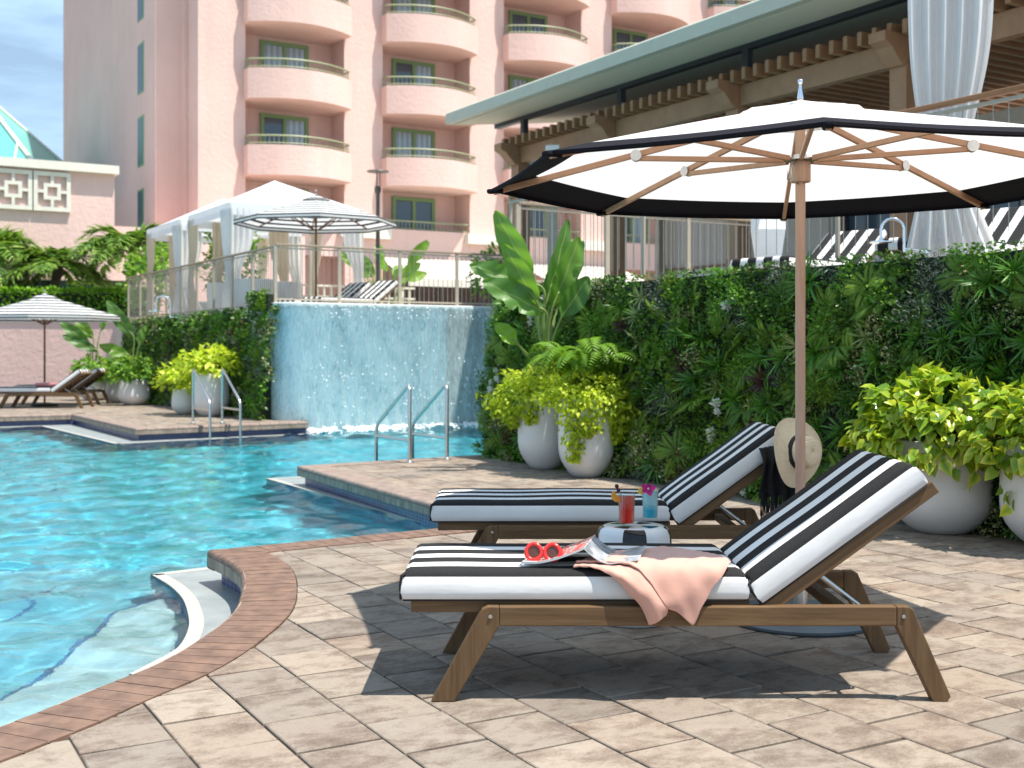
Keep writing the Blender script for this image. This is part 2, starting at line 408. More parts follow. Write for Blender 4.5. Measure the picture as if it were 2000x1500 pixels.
for (d, c, q, owner) in cands:
    dz = rng.uniform(-.0022, .0022); tilt = (rng.gauss(0, .004), rng.gauss(0, .004), TH + rng.gauss(0, .004))
    if n_ind < 300 and owner is deck:
        me = fm if len(q) == 4 and abs(max(p[0] for p in q) - PW / 2) < .009 and abs(min(p[1] for p in q) + PL_ / 2) < .009 and abs(max(p[1] for p in q) - PL_ / 2) < .009 and abs(min(p[0] for p in q) + PW / 2) < .009 else MB().add(*paver_geo(q)).mesh('paver', M_paver)
        o = link('paver', me, deck); o.location = c + UP * dz; o.rotation_euler = tilt; n_ind += 1
    else:
        vs_, fs = paver_geo(q); Q = Matrix.Translation(c + UP * dz) @ Matrix.Rotation(TH, 4, 'Z')
        rest[owner].add([Q @ Vector(v) for v in vs_], fs); rr[owner] += [rng.random()] * sum(len(f) for f in fs)
for ow, b in rest.items():
    me = b.mesh('far_pavers', M_paver); at = me.attributes.new('rnd', 'FLOAT', 'CORNER'); at.data.foreach_set('value', rr[ow])
    stuff(link('far_pavers', me, ow))

# ---------------------------------------------------------------- coping: bullnose bricks over a concrete nose
NOSE = [(1.0, 0, 0), (None, .030, 0.0), (None, .016, -.003), (None, .006, -.010), (None, .001, -.022), (None, 0, -.036)]
def coping(chain, name, mt, pitch=.1, seed=1):
    root = bpy.data.objects.new(name, None); COL.objects.link(root); struct(root)
    rg = random.Random(seed)
    for ri, run in enumerate(chain):
        tot = sum((b - a).length for a, b in zip(run, run[1:])); st = resample(run, .025); n = max(1, round(tot / pitch))
        w0 = w1 = 0.0
        if ri > 0:
            pr = chain[ri - 1]; da = (pr[-1] - pr[-2]).normalized(); db = (run[1] - run[0]).normalized(); c = line_x(run[0] + perp_r(da) * CW, da, run[0] + perp_r(db) * CW, db); w0 = (c - run[0]).dot(db)
        if ri < len(chain) - 1:
            nx = chain[ri + 1]; da = (run[-1] - run[-2]).normalized(); db = (nx[1] - nx[0]).normalized(); c = line_x(run[-1] + perp_r(da) * CW, da, run[-1] + perp_r(db) * CW, db); w1 = -(c - run[-1]).dot(da)
        def at(s):
            s = max(0, min(tot, s)); f = s / tot * (len(st) - 1); i = min(int(f), len(st) - 2); p = st[i].lerp(st[i + 1], f - i)
            i0 = max(0, i - 2); i1 = min(len(st) - 1, i + 3); t = (st[i1] - st[i0]).normalized(); return p, perp_r(t), t
        def inner(s):
            lo, hi = w0, tot - w1
            if lo > hi: lo = hi = (lo + hi) / 2
            q = max(lo, min(hi, s)) if (w0 > 0 or w1 > 0) else s
            q = max(q, w0) if w0 > 0 else q
            p, nn, t = at(q)
            return p + nn * CW
        for i in range(n):
            s0 = tot * i / n + .0035; s1 = tot * (i + 1) / n - .0035
            if .5 * (at(s0)[0].y + at(s1)[0].y) < 2.4 or at(s0)[0].x < -13: continue
            mb = MB(); rings = []; dz = rg.uniform(-.0008, .0008) + .0042
            for s in (s0, s1):
                p, nn, t = at(s); q = inner(s); ring = []
                dv = (q - p); dl = max(dv.length, .035); dn = dv / dl if dv.length > 1e-4 else nn
                for (k, w, z) in NOSE: ring.append((q if k else p + dn * w) + UP * (z + dz))
                ring.append(p + dn * .012 + UP * (-.037 + dz)); ring.append(q + UP * (-.037 + dz)); rings.append(ring)
            k = len(rings[0]); mb.add(rings[0] + rings[1], [(j, (j + 1) % k, k + (j + 1) % k, k + j) for j in range(k)] + [tuple(reversed(range(k))), tuple(range(k, 2 * k))])
            o = mb.build('brick', mt, root, smooth=35, fixn=True)
        # concrete nose under the bricks, its underside over the water
        fb = MB(); a = [];
        for s in np.linspace(0, tot, max(2, int(tot / .12))):
            p, nn, t = at(s); lip = .0035
            for w, z in ((lip, -.036), (lip, -.098), (lip + .008, -.106), (.12, -.107)): a.append(p + nn * w + UP * z)
        fb.grid(a, len(a) // 4, 4); fb.build('coping_face', M_face, root, smooth=40)
        # bedding between the bricks
        bb = MB(); a = []
        for s in np.linspace(0, tot, max(2, int(tot / .08))):
            p, nn, t = at(s); q = inner(s); dv = q - p; a += [p + dv * .06 + UP * .0016, q + UP * .0016]
        bb.grid(a, len(a) // 2, 2); bb.build('mortar_bed', M_mortar, root)
    return root
M_mortar = mat('mortar', (.36, .29, .24), .9, var=.2, vscale=40, local=False)
coping(chain_main[:2], 'pool_coping', M_terra, .1, 1)
coping(chain_main[2:], 'pool_coping_far', M_terra_pale, .12, 2)
coping(chain_left, 'pool_coping_beyond', M_terra_pale, .18, 3)

# ---------------------------------------------------------------- basin, ledges, steps
bs = MB(); bs.add([(-17, 1, -1.45), (4, 1, -1.45), (4, 27, -1.45), (-17, 27, -1.45)], [(0, 1, 2, 3)])
basin = struct(bs.build('pool_basin', M_basin))
def ledge(name, poly, edge_pts, parent):
    o = fill(name, poly, -.2, [M_white_plaster, M_navy], -.75, parent)
    a = []                                     # raised white rim along the water
    inn = runs_offset(edge_pts, .075)
    for p, q in zip(edge_pts, inn): a += [p + UP * -.235, p + UP * -.196, q + UP * -.196, q + UP * -.2]
    MB().grid(a, len(edge_pts), 4).build('ledge_rim', M_ledge_edge, parent, smooth=30); return o
Z = -.2
le = [P(*q, Z) for q in ((252, 1318), (300, 1293), (336, 1274), (354, 1258), (367, 1232), (369, 1209), (360, 1176), (345, 1156), (325, 1140), (294, 1122))]
for p in le: p.z = 0
le_c = catmull(le, 6); tip = le_c[-1]; arm = dense(tip, Vector((-1.72, 7.92, 0)), .2)
inner_arc = [p for p in runs_offset(resample(ARC, .1), .2) if 4.5 < p.y < 7.3]
ledge('entry_ledge', dedupe(le_c + arm + [Vector((-1.2, 7.7, 0))] + list(reversed(inner_arc))), le_c + arm[1:], basin)
m0 = Vector((-.05, 8.55, 0)); m1 = P(520, 935, Z); m1.z = 0; m2 = Vector((-1.9, 13.55, 0)); m3 = Vector((-1.6, 12.6, 0))
ledge('far_ledge', dedupe([m0, m1, m2, m3, Vector((.5, 8.9, 0))]), dense(m0, m1, .2) + dense(m1, m2, .2)[1:], basin)
lo_ = [Vector((-3.4, 20.1, 0)), LC[1] + Vector((-.12, -.55, 0)), LC[2] + Vector((-.42, -.42, 0)), LC[3] + Vector((.0, -.45, 0)), Vector((-16, 20.5, 0))]
le_l = flat([dense(a, b, .3) for a, b in zip(lo_, lo_[1:])])
ledge('rim_ledge', dedupe(le_l + [Vector((-16, 23, 0)), LC[2] + Vector((.3, .7, 0)), LC[1] + Vector((.3, .5, 0)), Vector((-3.4, 20.6, 0))]), le_l, basin)
for k, (x0, zt, y1) in enumerate(((-2.2, -.46, 7.15), (-2.95, -.78, 8.0), (-3.7, -1.1, 8.9))):
    edge = catmull([(x0 - .9, 2.2, 0), (x0 - .35, 3.4, 0), (x0 - .05, 4.6, 0), (x0, 5.8, 0), (x0 - .08, y1 - .35, 0), (x0 + .12, y1, 0)], 6)
    poly = dedupe(edge + [Vector((-1.0, y1 + .05, 0)), Vector((-.8, 5, 0)), Vector((-1.2, 2.2, 0))])
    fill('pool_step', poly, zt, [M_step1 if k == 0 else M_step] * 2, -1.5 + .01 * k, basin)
    a = []; inn = runs_offset(edge, .03)
    for p, q in zip(edge, inn): a += [p + UP * (zt - .025), p + UP * (zt + .004), q + UP * (zt + .004)]
    MB().grid(a, len(edge), 3).build('step_nosing', M_nose, basin)

# ---------------------------------------------------------------- water: real waves, clear, refracting
def wave_h(x, y):
    rg = np.random.RandomState(11); h = np.zeros_like(x)
    near = np.clip((9 - y) / 5, 0, 1)
    for i in range(58):
        wl = np.exp(rg.uniform(np.log(.13), np.log(1.4))); th = rg.uniform(0, 2 * np.pi); k = 2 * np.pi / wl
        a = .0033 * wl ** .85 * rg.uniform(.5, 1.3); ph = rg.uniform(0, 2 * np.pi)
        wx = .18 * np.sin(1.1 * y + i) + .1 * np.sin(2.3 * x + 2 * i); wy = .18 * np.sin(.9 * x + 3 * i)
        s = np.sin(k * ((x + wx) * np.cos(th) + (y + wy) * np.sin(th)) + ph); h += a * (s + .25 * np.cos(2 * np.arccos(np.clip(s, -1, 1))))
    fall = np.exp(-((y - 20.6 - .6 * (x + 4)) / 2.2) ** 2) * (x > -4.6) * (x < 0)
    return h * (1 + 1.3 * fall)
ys = [1.3]
while ys[-1] < 24.5: ys.append(ys[-1] + max(.032, .0085 * ys[-1]))
ys = np.array(ys); xs = np.arange(-15.5, 1.2, .05); XX, YY = np.meshgrid(xs, ys); HH = wave_h(XX, YY) + WL
nv, nu = XX.shape
vv = np.stack([XX, YY, HH], -1).reshape(-1, 3); idx = np.arange(nu * nv).reshape(nv, nu)
keep = (np.abs(XX[:-1, :-1]) < .47 * YY[:-1, :-1] + 1.0)
qa = np.stack([idx[:-1, :-1], idx[:-1, 1:], idx[1:, 1:], idx[1:, :-1]], -1)[keep]
me = bpy.data.meshes.new('pool_water'); me.vertices.add(len(vv)); me.vertices.foreach_set('co', vv.ravel())
me.loops.add(qa.size); me.loops.foreach_set('vertex_index', qa.ravel().astype(np.int32)); me.polygons.add(len(qa))
me.polygons.foreach_set('loop_start', np.arange(0, qa.size, 4, dtype=np.int32)); me.update(calc_edges=True)
me.polygons.foreach_set('use_smooth', [True] * len(me.polygons))
m, nt, b, out = nmat('water'); nt.nodes.remove(b); gl = N(nt, 'BsdfGlass'); gl.inputs['IOR'].default_value = 1.333; gl.inputs['Roughness'].default_value = 0; gl.inputs['Color'].default_value = (.86, .985, .995, 1)
wn = noise(nt, mapping(nt, wpos(nt), (9, 13, 1)), 1, 3, .6, .8); L(nt, bump(nt, wn, .30, .012), gl.inputs['Normal']); L(nt, gl.outputs[0], out.inputs[0]); me.materials.append(m)
water = struct(link('pool_water', me)); water.cycles.is_caustics_caster = True
for o in [basin, deck, deck_l] + list(basin.children): o.cycles.is_caustics_receiver = True

# ---------------------------------------------------------------- terrace and the waterfall
W0 = Vector((-4.0, 20.5, 0)); TZ = 2.0
G = Vector((-.05, 13.75, 0)); N2 = G + E1 * 4.3; N3 = Vector((-.2, 22.72, 0)); WLE = Vector((-9.9, 30.2, 0))
WRT = G - E2 * 13
terr = [WRT, G, N2, N3, Vector((-3.9, 20.8, 0)), WLE, Vector((-16, 44, 0)), Vector((36, 50, 0)), Vector((24, 2, 0))]
M_terr = mat('terrace_stone', (.52, .47, .41), .85, var=.15, vscale=4, local=False)
TF = 1.8; NB = N3 + E1 * 34
struct(fill('terrace', dedupe([N3] + terr[4:8] + [NB]), TZ - .02, [M_terr, M_terr], -1.7)); struct(fill('terrace_lower', dedupe(terr[:4] + [NB, terr[8]]), TF - .16, [M_terr, M_terr], -1.72))
def fall_tile():
    m, nt, b, _ = nmat('glass_mosaic'); p = wpos(nt); z = N(nt, 'SeparateXYZ'); L(nt, p, z.inputs[0])
    along = math_(nt, 'ADD', math_(nt, 'MULTIPLY', z.outputs[0], .854), math_(nt, 'MULTIPLY', z.outputs[1], .52))
    cx = N(nt, 'CombineXYZ'); L(nt, along, cx.inputs[0]); L(nt, z.outputs[2], cx.inputs[1])
    br = N(nt, 'TexBrick'); br.inputs['Scale'].default_value = 9; br.inputs['Mortar Size'].default_value = .012; br.inputs['Brick Width'].default_value = .5; br.inputs['Row Height'].default_value = .25
    br.inputs['Color1'].default_value = (.36, .68, .73, 1); br.inputs['Color2'].default_value = (.86, .94, .94, 1); br.inputs['Mortar'].default_value = (.85, .92, .92, 1); br.inputs['Bias'].default_value = .1
    L(nt, cx.outputs[0], br.inputs['Vector']); f = noise(nt, cx.outputs[0], 1.2, 3)
    c = mixc(nt, math_(nt, 'MULTIPLY', ramp_f(nt, f, .3, .7), .6), br.outputs['Color'], (.58, .80, .84)); L(nt, c, b.inputs['Base Color']); b.inputs['Roughness'].default_value = .12; return m
def fall_water():
    m, nt, b, out = nmat('falling_water'); p = wpos(nt); z = N(nt, 'SeparateXYZ'); L(nt, p, z.inputs[0])
    along = math_(nt, 'ADD', math_(nt, 'MULTIPLY', z.outputs[0], .854), math_(nt, 'MULTIPLY', z.outputs[1], .52))
    cx = N(nt, 'CombineXYZ'); L(nt, along, cx.inputs[0]); L(nt, z.outputs[2], cx.inputs[1])
    s1 = noise(nt, mapping(nt, cx.outputs[0], (26, 3.2, 1)), 1, 6, .62, 1.2); s2 = noise(nt, mapping(nt, cx.outputs[0], (60, 11, 1)), 1, 4, .6, .6); s3 = noise(nt, mapping(nt, cx.outputs[0], (2.2, 1.5, 1)), 1, 3)
    h = math_(nt, 'ADD', s1, math_(nt, 'MULTIPLY', s2, .7)); nb = bump(nt, h, .45, .03)
    low = ramp_f(nt, z.outputs[2], 2.2, -.3)
    thr = math_(nt, 'ADD', math_(nt, 'MULTIPLY', low, .16), math_(nt, 'MULTIPLY', s3, .3)); fo = math_(nt, 'ADD', math_(nt, 'MULTIPLY', h, .6), thr)
    foam = math_(nt, 'MULTIPLY', ramp_f(nt, fo, .48, .88), .9)
    b.inputs['Base Color'].default_value = (.76, .92, .945, 1); b.inputs['Roughness'].default_value = .35; L(nt, nb, b.inputs['Normal'])
    tr = N(nt, 'BsdfTransparent'); tr.inputs[0].default_value = (.88, .97, .99, 1); gs = N(nt, 'BsdfGlossy'); gs.inputs['Roughness'].default_value = .06; L(nt, nb, gs.inputs['Normal'])
    fr = N(nt, 'Fresnel'); fr.inputs['IOR'].default_value = 1.45; L(nt, nb, fr.inputs['Normal'])
    m1 = N(nt, 'MixShader'); L(nt, fr.outputs[0], m1.inputs[0]); L(nt, tr.outputs[0], m1.inputs[1]); L(nt, gs.outputs[0], m1.inputs[2])
    m2 = N(nt, 'MixShader'); L(nt, foam, m2.inputs[0]); tl_ = N(nt, 'BsdfTranslucent'); tl_.inputs[0].default_value = (.80, .95, .98, 1); m3 = N(nt, 'MixShader'); m3.inputs[0].default_value = .5; L(nt, b.outputs[0], m3.inputs[1]); L(nt, tl_.outputs[0], m3.inputs[2]); L(nt, m1.outputs[0], m2.inputs[1]); L(nt, m3.outputs[0], m2.inputs[2]); L(nt, m2.outputs[0], out.inputs[0]); return m
def fall_path(r0, off):                        # plan of the wall: left return, rounded corner, front
    c = W0 + E1 * .42 + E2 * .42; pts = [W0 + E2 * 1.6 - E1 * off]
    for k in range(9):
        a = R(180 + 90 * k / 8); pts.append(c + (E1 * math.cos(a) + E2 * math.sin(a)) * (.42 + off))
    n = 60
    for k in range(1, n + 1): pts.append(W0 + E1 * (.42 + (4.2) * k / n) - E2 * off)
    return pts
wf = thing('waterfall_wall', 'curved mosaic tile wall with a sheet of water falling into the pool', 'waterfall', W0)
def wall_sheet(off, z0, z1, nz, jig=0, top_in=0):
    path = fall_path(0, off); pts = []
    for i, p in enumerate(path):
        for k in range(nz):
            t = k / (nz - 1); z = z0 + (z1 - z0) * t; q = p - W0
            if jig: q = q - E2 * (jig * (1 - t) ** .5 * (.6 + .4 * math.sin(i * 1.7 + 2.1 * math.sin(t * 6)))) - E2 * (.006 * math.sin(i * 2.3 + t * 9))
            pts.append(q + UP * z)
    return pts, len(path), nz
a, nu_, nv_ = wall_sheet(0, -1.2, 2.02, 2); MB().grid(a, nu_, nv_).build('tile_wall', fall_tile(), wf, smooth=40)
a, nu_, nv_ = wall_sheet(.05, -.26, 2.04, 26, .07); MB().grid(a, nu_, nv_).build('water_sheet', fall_water(), wf, smooth=180)
cap = MB()
path = fall_path(0, .045); inner_ = fall_path(0, -.5); pts = []
for p, q in zip(path, inner_):
    for s, z in ((p, 1.99), (p, 2.06), (p * .0 + p + (q - p) * .1, 2.075), (q, 2.075)): pts.append(Vector(s) - W0 + UP * z)
cap.grid(pts, len(path), 4); cap.build('spill_lip', mat('spill_stone', (.74, .75, .72), .35, var=.08, local=False), wf, smooth=50)
# white water where the sheet lands, and bright beads thrown off it
fr_ = MB(); rg = random.Random(5); M_foam = mat('foam', (.9, .95, .96), .6, bmp=.8, bscale=24, bdist=.03, var=.06)
for k in range(420):
    t = rg.uniform(.25, 4.5); d = abs(rg.gauss(0, .16)) + .06; r_ = rg.uniform(.012, .05) * (1.2 - min(1, d))
    c = E1 * t - E2 * d + UP * (WL + rg.uniform(-.005, .035) + max(0, .06 - d * .2))
    fr_.lathe([(0, -r_), (r_ * .8, -r_ * .5), (r_, 0), (r_ * .75, r_ * .55), (0, r_ * .8)], 6, c)
stuff(fr_.build('white_water', M_foam, wf, smooth=180))
dr = MB()
for k in range(260):
    t = rg.uniform(.4, 4.4); z = rg.choice([rg.uniform(-.1, 1.3), rg.uniform(.2, 1.0), rg.uniform(1.8, 2.02)]); r_ = rg.uniform(.006, .017)
    c = E1 * t - E2 * (.1 + .12 * (1 - z / 2.1) + rg.uniform(0, .06)) + UP * z; dr.lathe([(0, -r_ * 1.6), (r_, -r_ * .2), (r_ * .6, r_ * .9), (0, r_ * 1.6)], 5, c)
stuff(dr.build('water_drops', M_foam, wf, smooth=180))
# ================================================================ sun loungers
M_teak = wood('weathered_teak', (.105, .056, .024), (.235, .138, .066), 0)
M_teak_leg = wood('weathered_teak_leg', (.10, .053, .023), (.22, .130, .062), 2)
def stripe_mat():
    m, nt, b, _ = nmat('striped_canvas'); tc_ = N(nt, 'TexCoord'); s = N(nt, 'SeparateXYZ'); L(nt, tc_.outputs['Object'], s.inputs[0])
    q = math_(nt, 'DIVIDE', math_(nt, 'ADD', s.outputs[1], -.003), .1729)      # four dark bands on top, white sides
    fr = math_(nt, 'FRACT', q); band = math_(nt, 'LESS_THAN', fr, .55)
    ins = math_(nt, 'MULTIPLY', math_(nt, 'GREATER_THAN', q, 0.0), math_(nt, 'LESS_THAN', q, 3.56)); band = math_(nt, 'MULTIPLY', band, ins)
    w = noise(nt, mapping(nt, tc_.outputs['Object'], (500, 500, 500)), 1, 2); f2 = noise(nt, tc_.outputs['Object'], 3, 4)
    dark = ramp(nt, w, [(.3, (.010, .010, .011)), (.75, (.045, .043, .042))]); white = ramp(nt, f2, [(.3, (.70, .69, .67)), (.7, (.82, .81, .79))])
    L(nt, mixc(nt, band, white, dark), b.inputs['Base Color']); b.inputs['Roughness'].default_value = .9; b.inputs['Specular IOR Level'].default_value = .15
    wr = noise(nt, mapping(nt, tc_.outputs['Object'], (3.0, 9, 9)), 1.3, 3); hh = math_(nt, 'ADD', math_(nt, 'MULTIPLY', w, .03), wr)
    L(nt, bump(nt, hh, .30, .012), b.inputs['Normal']); return m
M_stripe = stripe_mat(); M_pipe = mat('black_piping', (.012, .012, .013), .8); M_rubber = mat('rubber', (.015, .015, .015), .7)
def cushion(name, L_, W, T, parent, y0=0.0, puff=.007):
    """padded slab: rounded rim, crowned top; origin at its low corner, x along, y across"""
    nx, ny = 26, 18; r = .024
    def prof(t, n, Lx):                        # concentrated near ends
        return Lx * .5 * (1 - math.cos(math.pi * t)) * .35 + Lx * t * .65
    xs_ = [prof(i / nx, nx, L_) for i in range(nx + 1)]; ys_ = [prof(i / ny, ny, W) for i in range(ny + 1)]
    xs_[1] = r * .3; xs_[2] = r; xs_[-2] = L_ - r * .3; xs_[-3] = L_ - r; ys_[1] = r * .3; ys_[2] = r; ys_[-2] = W - r * .3; ys_[-3] = W - r
    def ins(d): return 0 if d >= r else r - math.sqrt(max(0, r * r - (r - d) ** 2))
    mb = MB(); top = []; rg = random.Random(hash(name) % 99)
    for x in xs_:
        for y in ys_:
            d = ins(min(x, L_ - x)); e = ins(min(y, W - y)); drop = max(d, e) if min(d, e) < 1e-6 else min(r, math.hypot(d, e))
            u = math.sin(math.pi * x / L_) ** .4 if 0 < x < L_ else 0; v = math.sin(math.pi * y / W) ** .4 if 0 < y < W else 0
            top.append(Vector((x, y + y0, T - drop + puff * u * v + .003 * math.sin(x * 9 + 1) * u * v)))
    n = len(ys_); mb.grid(top, len(xs_), n)
    # skirt
    rim = [(i, 0) for i in range(len(xs_))] + [(len(xs_) - 1, j) for j in range(1, n)] + [(i, n - 1) for i in range(len(xs_) - 2, -1, -1)] + [(0, j) for j in range(n - 2, 0, -1)]
    levels = ((.0, None), (.25, .004), (.6, .006), (.9, .003), (1, -.006)); base = len(mb.v); cxy = Vector((L_ / 2, W / 2 + y0, 0))
    for f, bul in levels[1:]:
        for (i, j) in rim:
            p = top[i * n + j]; o_ = Vector((0, 0, 0))
            if i == 0: o_.x -= bul
            if i == len(xs_) - 1: o_.x += bul
            if j == 0: o_.y -= bul
            if j == n - 1: o_.y += bul
            mb.v.append(tuple(Vector((p.x, p.y, p.z * (1 - f))) + o_))
    k = len(rim); prev = [i * n + j for (i, j) in rim]
    for l in range(len(levels) - 1):
        cur = [base + l * k + q for q in range(k)]
        for q in range(k): mb.f.append((prev[q], cur[q], cur[(q + 1) % k], prev[(q + 1) % k])); mb.m.append(0)
        prev = cur
    mb.f.append(tuple(prev)); mb.m.append(0)
    o = mb.build(name, M_stripe, parent, smooth=60, fixn=True)
    pp = MB(); q = .006; pp.tube([(q, y0 + q, .002), (L_ - q, y0 + q, .002), (L_ - q, y0 + W - q, .002), (q, y0 + W - q, .002)], .006, 6, closed=True); pp.build('piping', M_pipe, o, smooth=180)
    pv = MB(); pv.tube([(-.003, y0 - .001, .004), (-.005, y0 - .001, T * .5), (-.001, y0 - .001, T - r * .5), (r * .5, y0 + r * .1, T - r * .12)], .0055, 6)
    stuff(pv.build('edge_piping', M_pipe, o, smooth=180)); return o
BA = R(36.0)                                   # backrest angle
def make_lounger(label):
    t = thing('sun_lounger', label, 'sun lounger')
    AX, AZ, AY = Vector((1, 0, 0)), UP, Vector((0, 1, 0))
    W = .66
    def bent_leg(front, y, th=.045):           # one bent leg: upright of the side frame
        pl = [(-.282, .0), (-.200, .0), (-.045, .262), (-.045, .331), (-.085, .331), (-.104, .322), (-.116, .303)] if front else [(1.463, 0), (1.513, .0), (1.526, .018), (1.394, .322), (1.379, .331), (1.337, .331), (1.337, .262)]
        return MB().slab(pl, Vector((0, y, 0)), AX, AZ, AY, th)
    for y in (0, W - .045 + .04):
        for fr in (True, False):
            lg = bent_leg(fr, y).build('leg', M_teak_leg, t, bevel=.004, fixn=True)
            x = -.24 if fr else 1.485
            MB().lathe([(.014, -.006), (.016, .0), (.016, .006)], 10, (x, y + .022, .0)).build('foot_pad', M_rubber, lg)
        MB().box(((-.0445 + 1.3365) / 2, y + .0225, .2965), (1.381, .044, .068)).build('side_rail', M_teak, t, bevel=.004)
        for bx_ in (-.075, 1.36): MB().lathe([(0, 0), (.007, 0), (.007, .003), (0, .004)], 12, (bx_, y + (-.001 if y == 0 else .046), .297), M=Matrix.Rotation(R(90 if y == 0 else -90), 4, 'X')).build('bolt', M_steel, t, smooth=40)
    for y in (.047, W - .042): MB().box((.24, y + .0175, .323), (1.19, .034, .044)).build('platform_rail', M_teak, t, bevel=.003)
    for x in (-.33, .815, 1.18): MB().box((x, W / 2 + .02, .312 if x < 1 else .29), (.045, W - .125, .035)).build('crossbar', M_teak_leg, t, bevel=.003)
    for k in range(10): MB().box((-.26 + k * .115, W / 2 + .02, .336), (.07, W - .13, .010)).build('slat', M_teak_leg, t)
    c = cushion('seat_cushion', 1.21, .635, .098, t); c.location = (-.386, .03, .3465)
    br = bpy.data.objects.new('backrest', None); COL.objects.link(br); br.parent = t; br.location = (.874, 0, .279); br.rotation_euler = (0, -BA, 0)
    return t, br, W
def finish_back(t, br, W):
    for y in (.055, W - .02): MB().box((.375, y, .016), (.785, .032, .046)).build('back_rail', M_teak, br, bevel=.003)
    for k in range(7): MB().box((.08 + k * .105, W / 2 + .017, .034), (.07, W - .1, .010)).build('back_slat', M_teak_leg, br)
    MB().box((.752, W / 2 + .017, .016), (.03, W - .11, .04)).build('top_rail', M_teak_leg, br, bevel=.003)
    c = cushion('back_cushion', .715, .635, .098, br); c.location = (.035, .03, .041)
    # stays are two rods, each a part of its own
    for y in (.12, W - .09): MB().tube([(1.09, y, .425), (1.27, y, .285)], .010, 8).build('support_rod', M_steel, t, smooth=60)
    MB().tube([(1.27, .05, .285), (1.27, W - .01, .285)], .009, 8).build('ratchet_bar', M_steel, t, smooth=60)
L1, b1, W_ = make_lounger('striped teak sun lounger with peach towel and open magazine on it'); finish_back(L1, b1, W_); L1.location = (0, 4.09, 0)
L2 = dup(L1, (-.025, 5.98, 0), 0, 'striped teak sun lounger with straw hat hung on its backrest')

# ================================================================ parasol over the loungers
M_umb_wood = wood('oiled_hardwood', (.58, .33, .215), (.72, .46, .33), 2, .8, .5)
M_umb_wood_x = wood('oiled_hardwood_rib', (.52, .27, .155), (.66, .38, .24), 0, .8, .5)
def cloth_mat(name, col, trans, rough=.9):
    m, nt, b, out = nmat(name); o_ = opos(nt); w = noise(nt, mapping(nt, o_, (300, 300, 300)), 1, 2); f = noise(nt, o_, 2.2, 3)
    c = ramp(nt, f, [(.3, tuple(x * .95 for x in col)), (.7, col)]); L(nt, c, b.inputs['Base Color']); b.inputs['Roughness'].default_value = rough; b.inputs['Specular IOR Level'].default_value = .1
    L(nt, bump(nt, math_(nt, 'ADD', f, math_(nt, 'MULTIPLY', w, .05)), .2, .03), b.inputs['Normal'])
    t = N(nt, 'BsdfTranslucent'); L(nt, c, t.inputs[0]); ms = N(nt, 'MixShader'); ms.inputs[0].default_value = trans
    L(nt, b.outputs[0], ms.inputs[1]); L(nt, t.outputs[0], ms.inputs[2]); L(nt, ms.outputs[0], out.inputs[0]); return m
M_canopy = cloth_mat('white_canvas', (.88, .86, .83), .42); M_band = cloth_mat('black_canvas', (.016, .014, .018), .03)
UC = Vector((1.31, 5.35, 0)); UA0 = R(35.0); UR = 1.43; URZ = 1.985; UAZ = 2.335
um = thing('parasol', 'large white octagonal parasol with black border and wooden ribs shading two loungers', 'parasol', UC)
MB().lathe([(.0, 0), (.335, 0), (.342, .008), (.342, .018), (.33, .026), (.06, .032), (0, .032)], 48).build('base_plate', mat('grey_blue_steel', (.13, .16, .185), .45, .3, var=.1), um, smooth=40)
MB().lathe([(.032, .03), (.032, .30), (.028, .31), (0, .31)], 20).build('base_socket', M_steel, um, smooth=40)
MB().lathe([(.0225, .28), (.0225, 2.30), (0, 2.30)], 20).build('pole', M_umb_wood, um, smooth=40)
hub = MB().lathe([(.044, 1.985), (.046, 1.99), (.046, 2.075), (.044, 2.08), (0, 2.08)], 24).build('sleeve', M_umb_wood, um, smooth=40)
MB().lathe([(.03, 2.08), (.075, 2.083), (.075, 2.09), (.03, 2.093), (.03, 2.11), (0, 2.11)], 16).build('hub_ring', M_steel, hub, smooth=40)
MB().lathe([(.026, 2.28), (.05, 2.285), (.05, 2.31), (.03, 2.315), (0, 2.315)], 16).build('crown_hub', M_steel, um, smooth=40)
MB().lathe([(.010, 2.35), (.015, 2.362), (.013, 2.385), (.008, 2.415), (.006, 2.428), (.010, 2.434), (.0125, 2.443), (.010, 2.452), (0, 2.455)], 18).build('finial', M_chrome, um, smooth=60)
MB().tube([(-.03, -.045, 2.08), (-.06, -.075, 2.03), (-.055, -.08, 1.985), (-.02, -.05, 1.97)], .0028, 6).build('pin_cord', M_steel, um, smooth=180)
def upt(a, r, z): return Vector((r * math.cos(a), r * math.sin(a), z))
def canz(f): return UAZ + (URZ - UAZ) * (f ** 1.06)      # canopy height at fraction of the radius
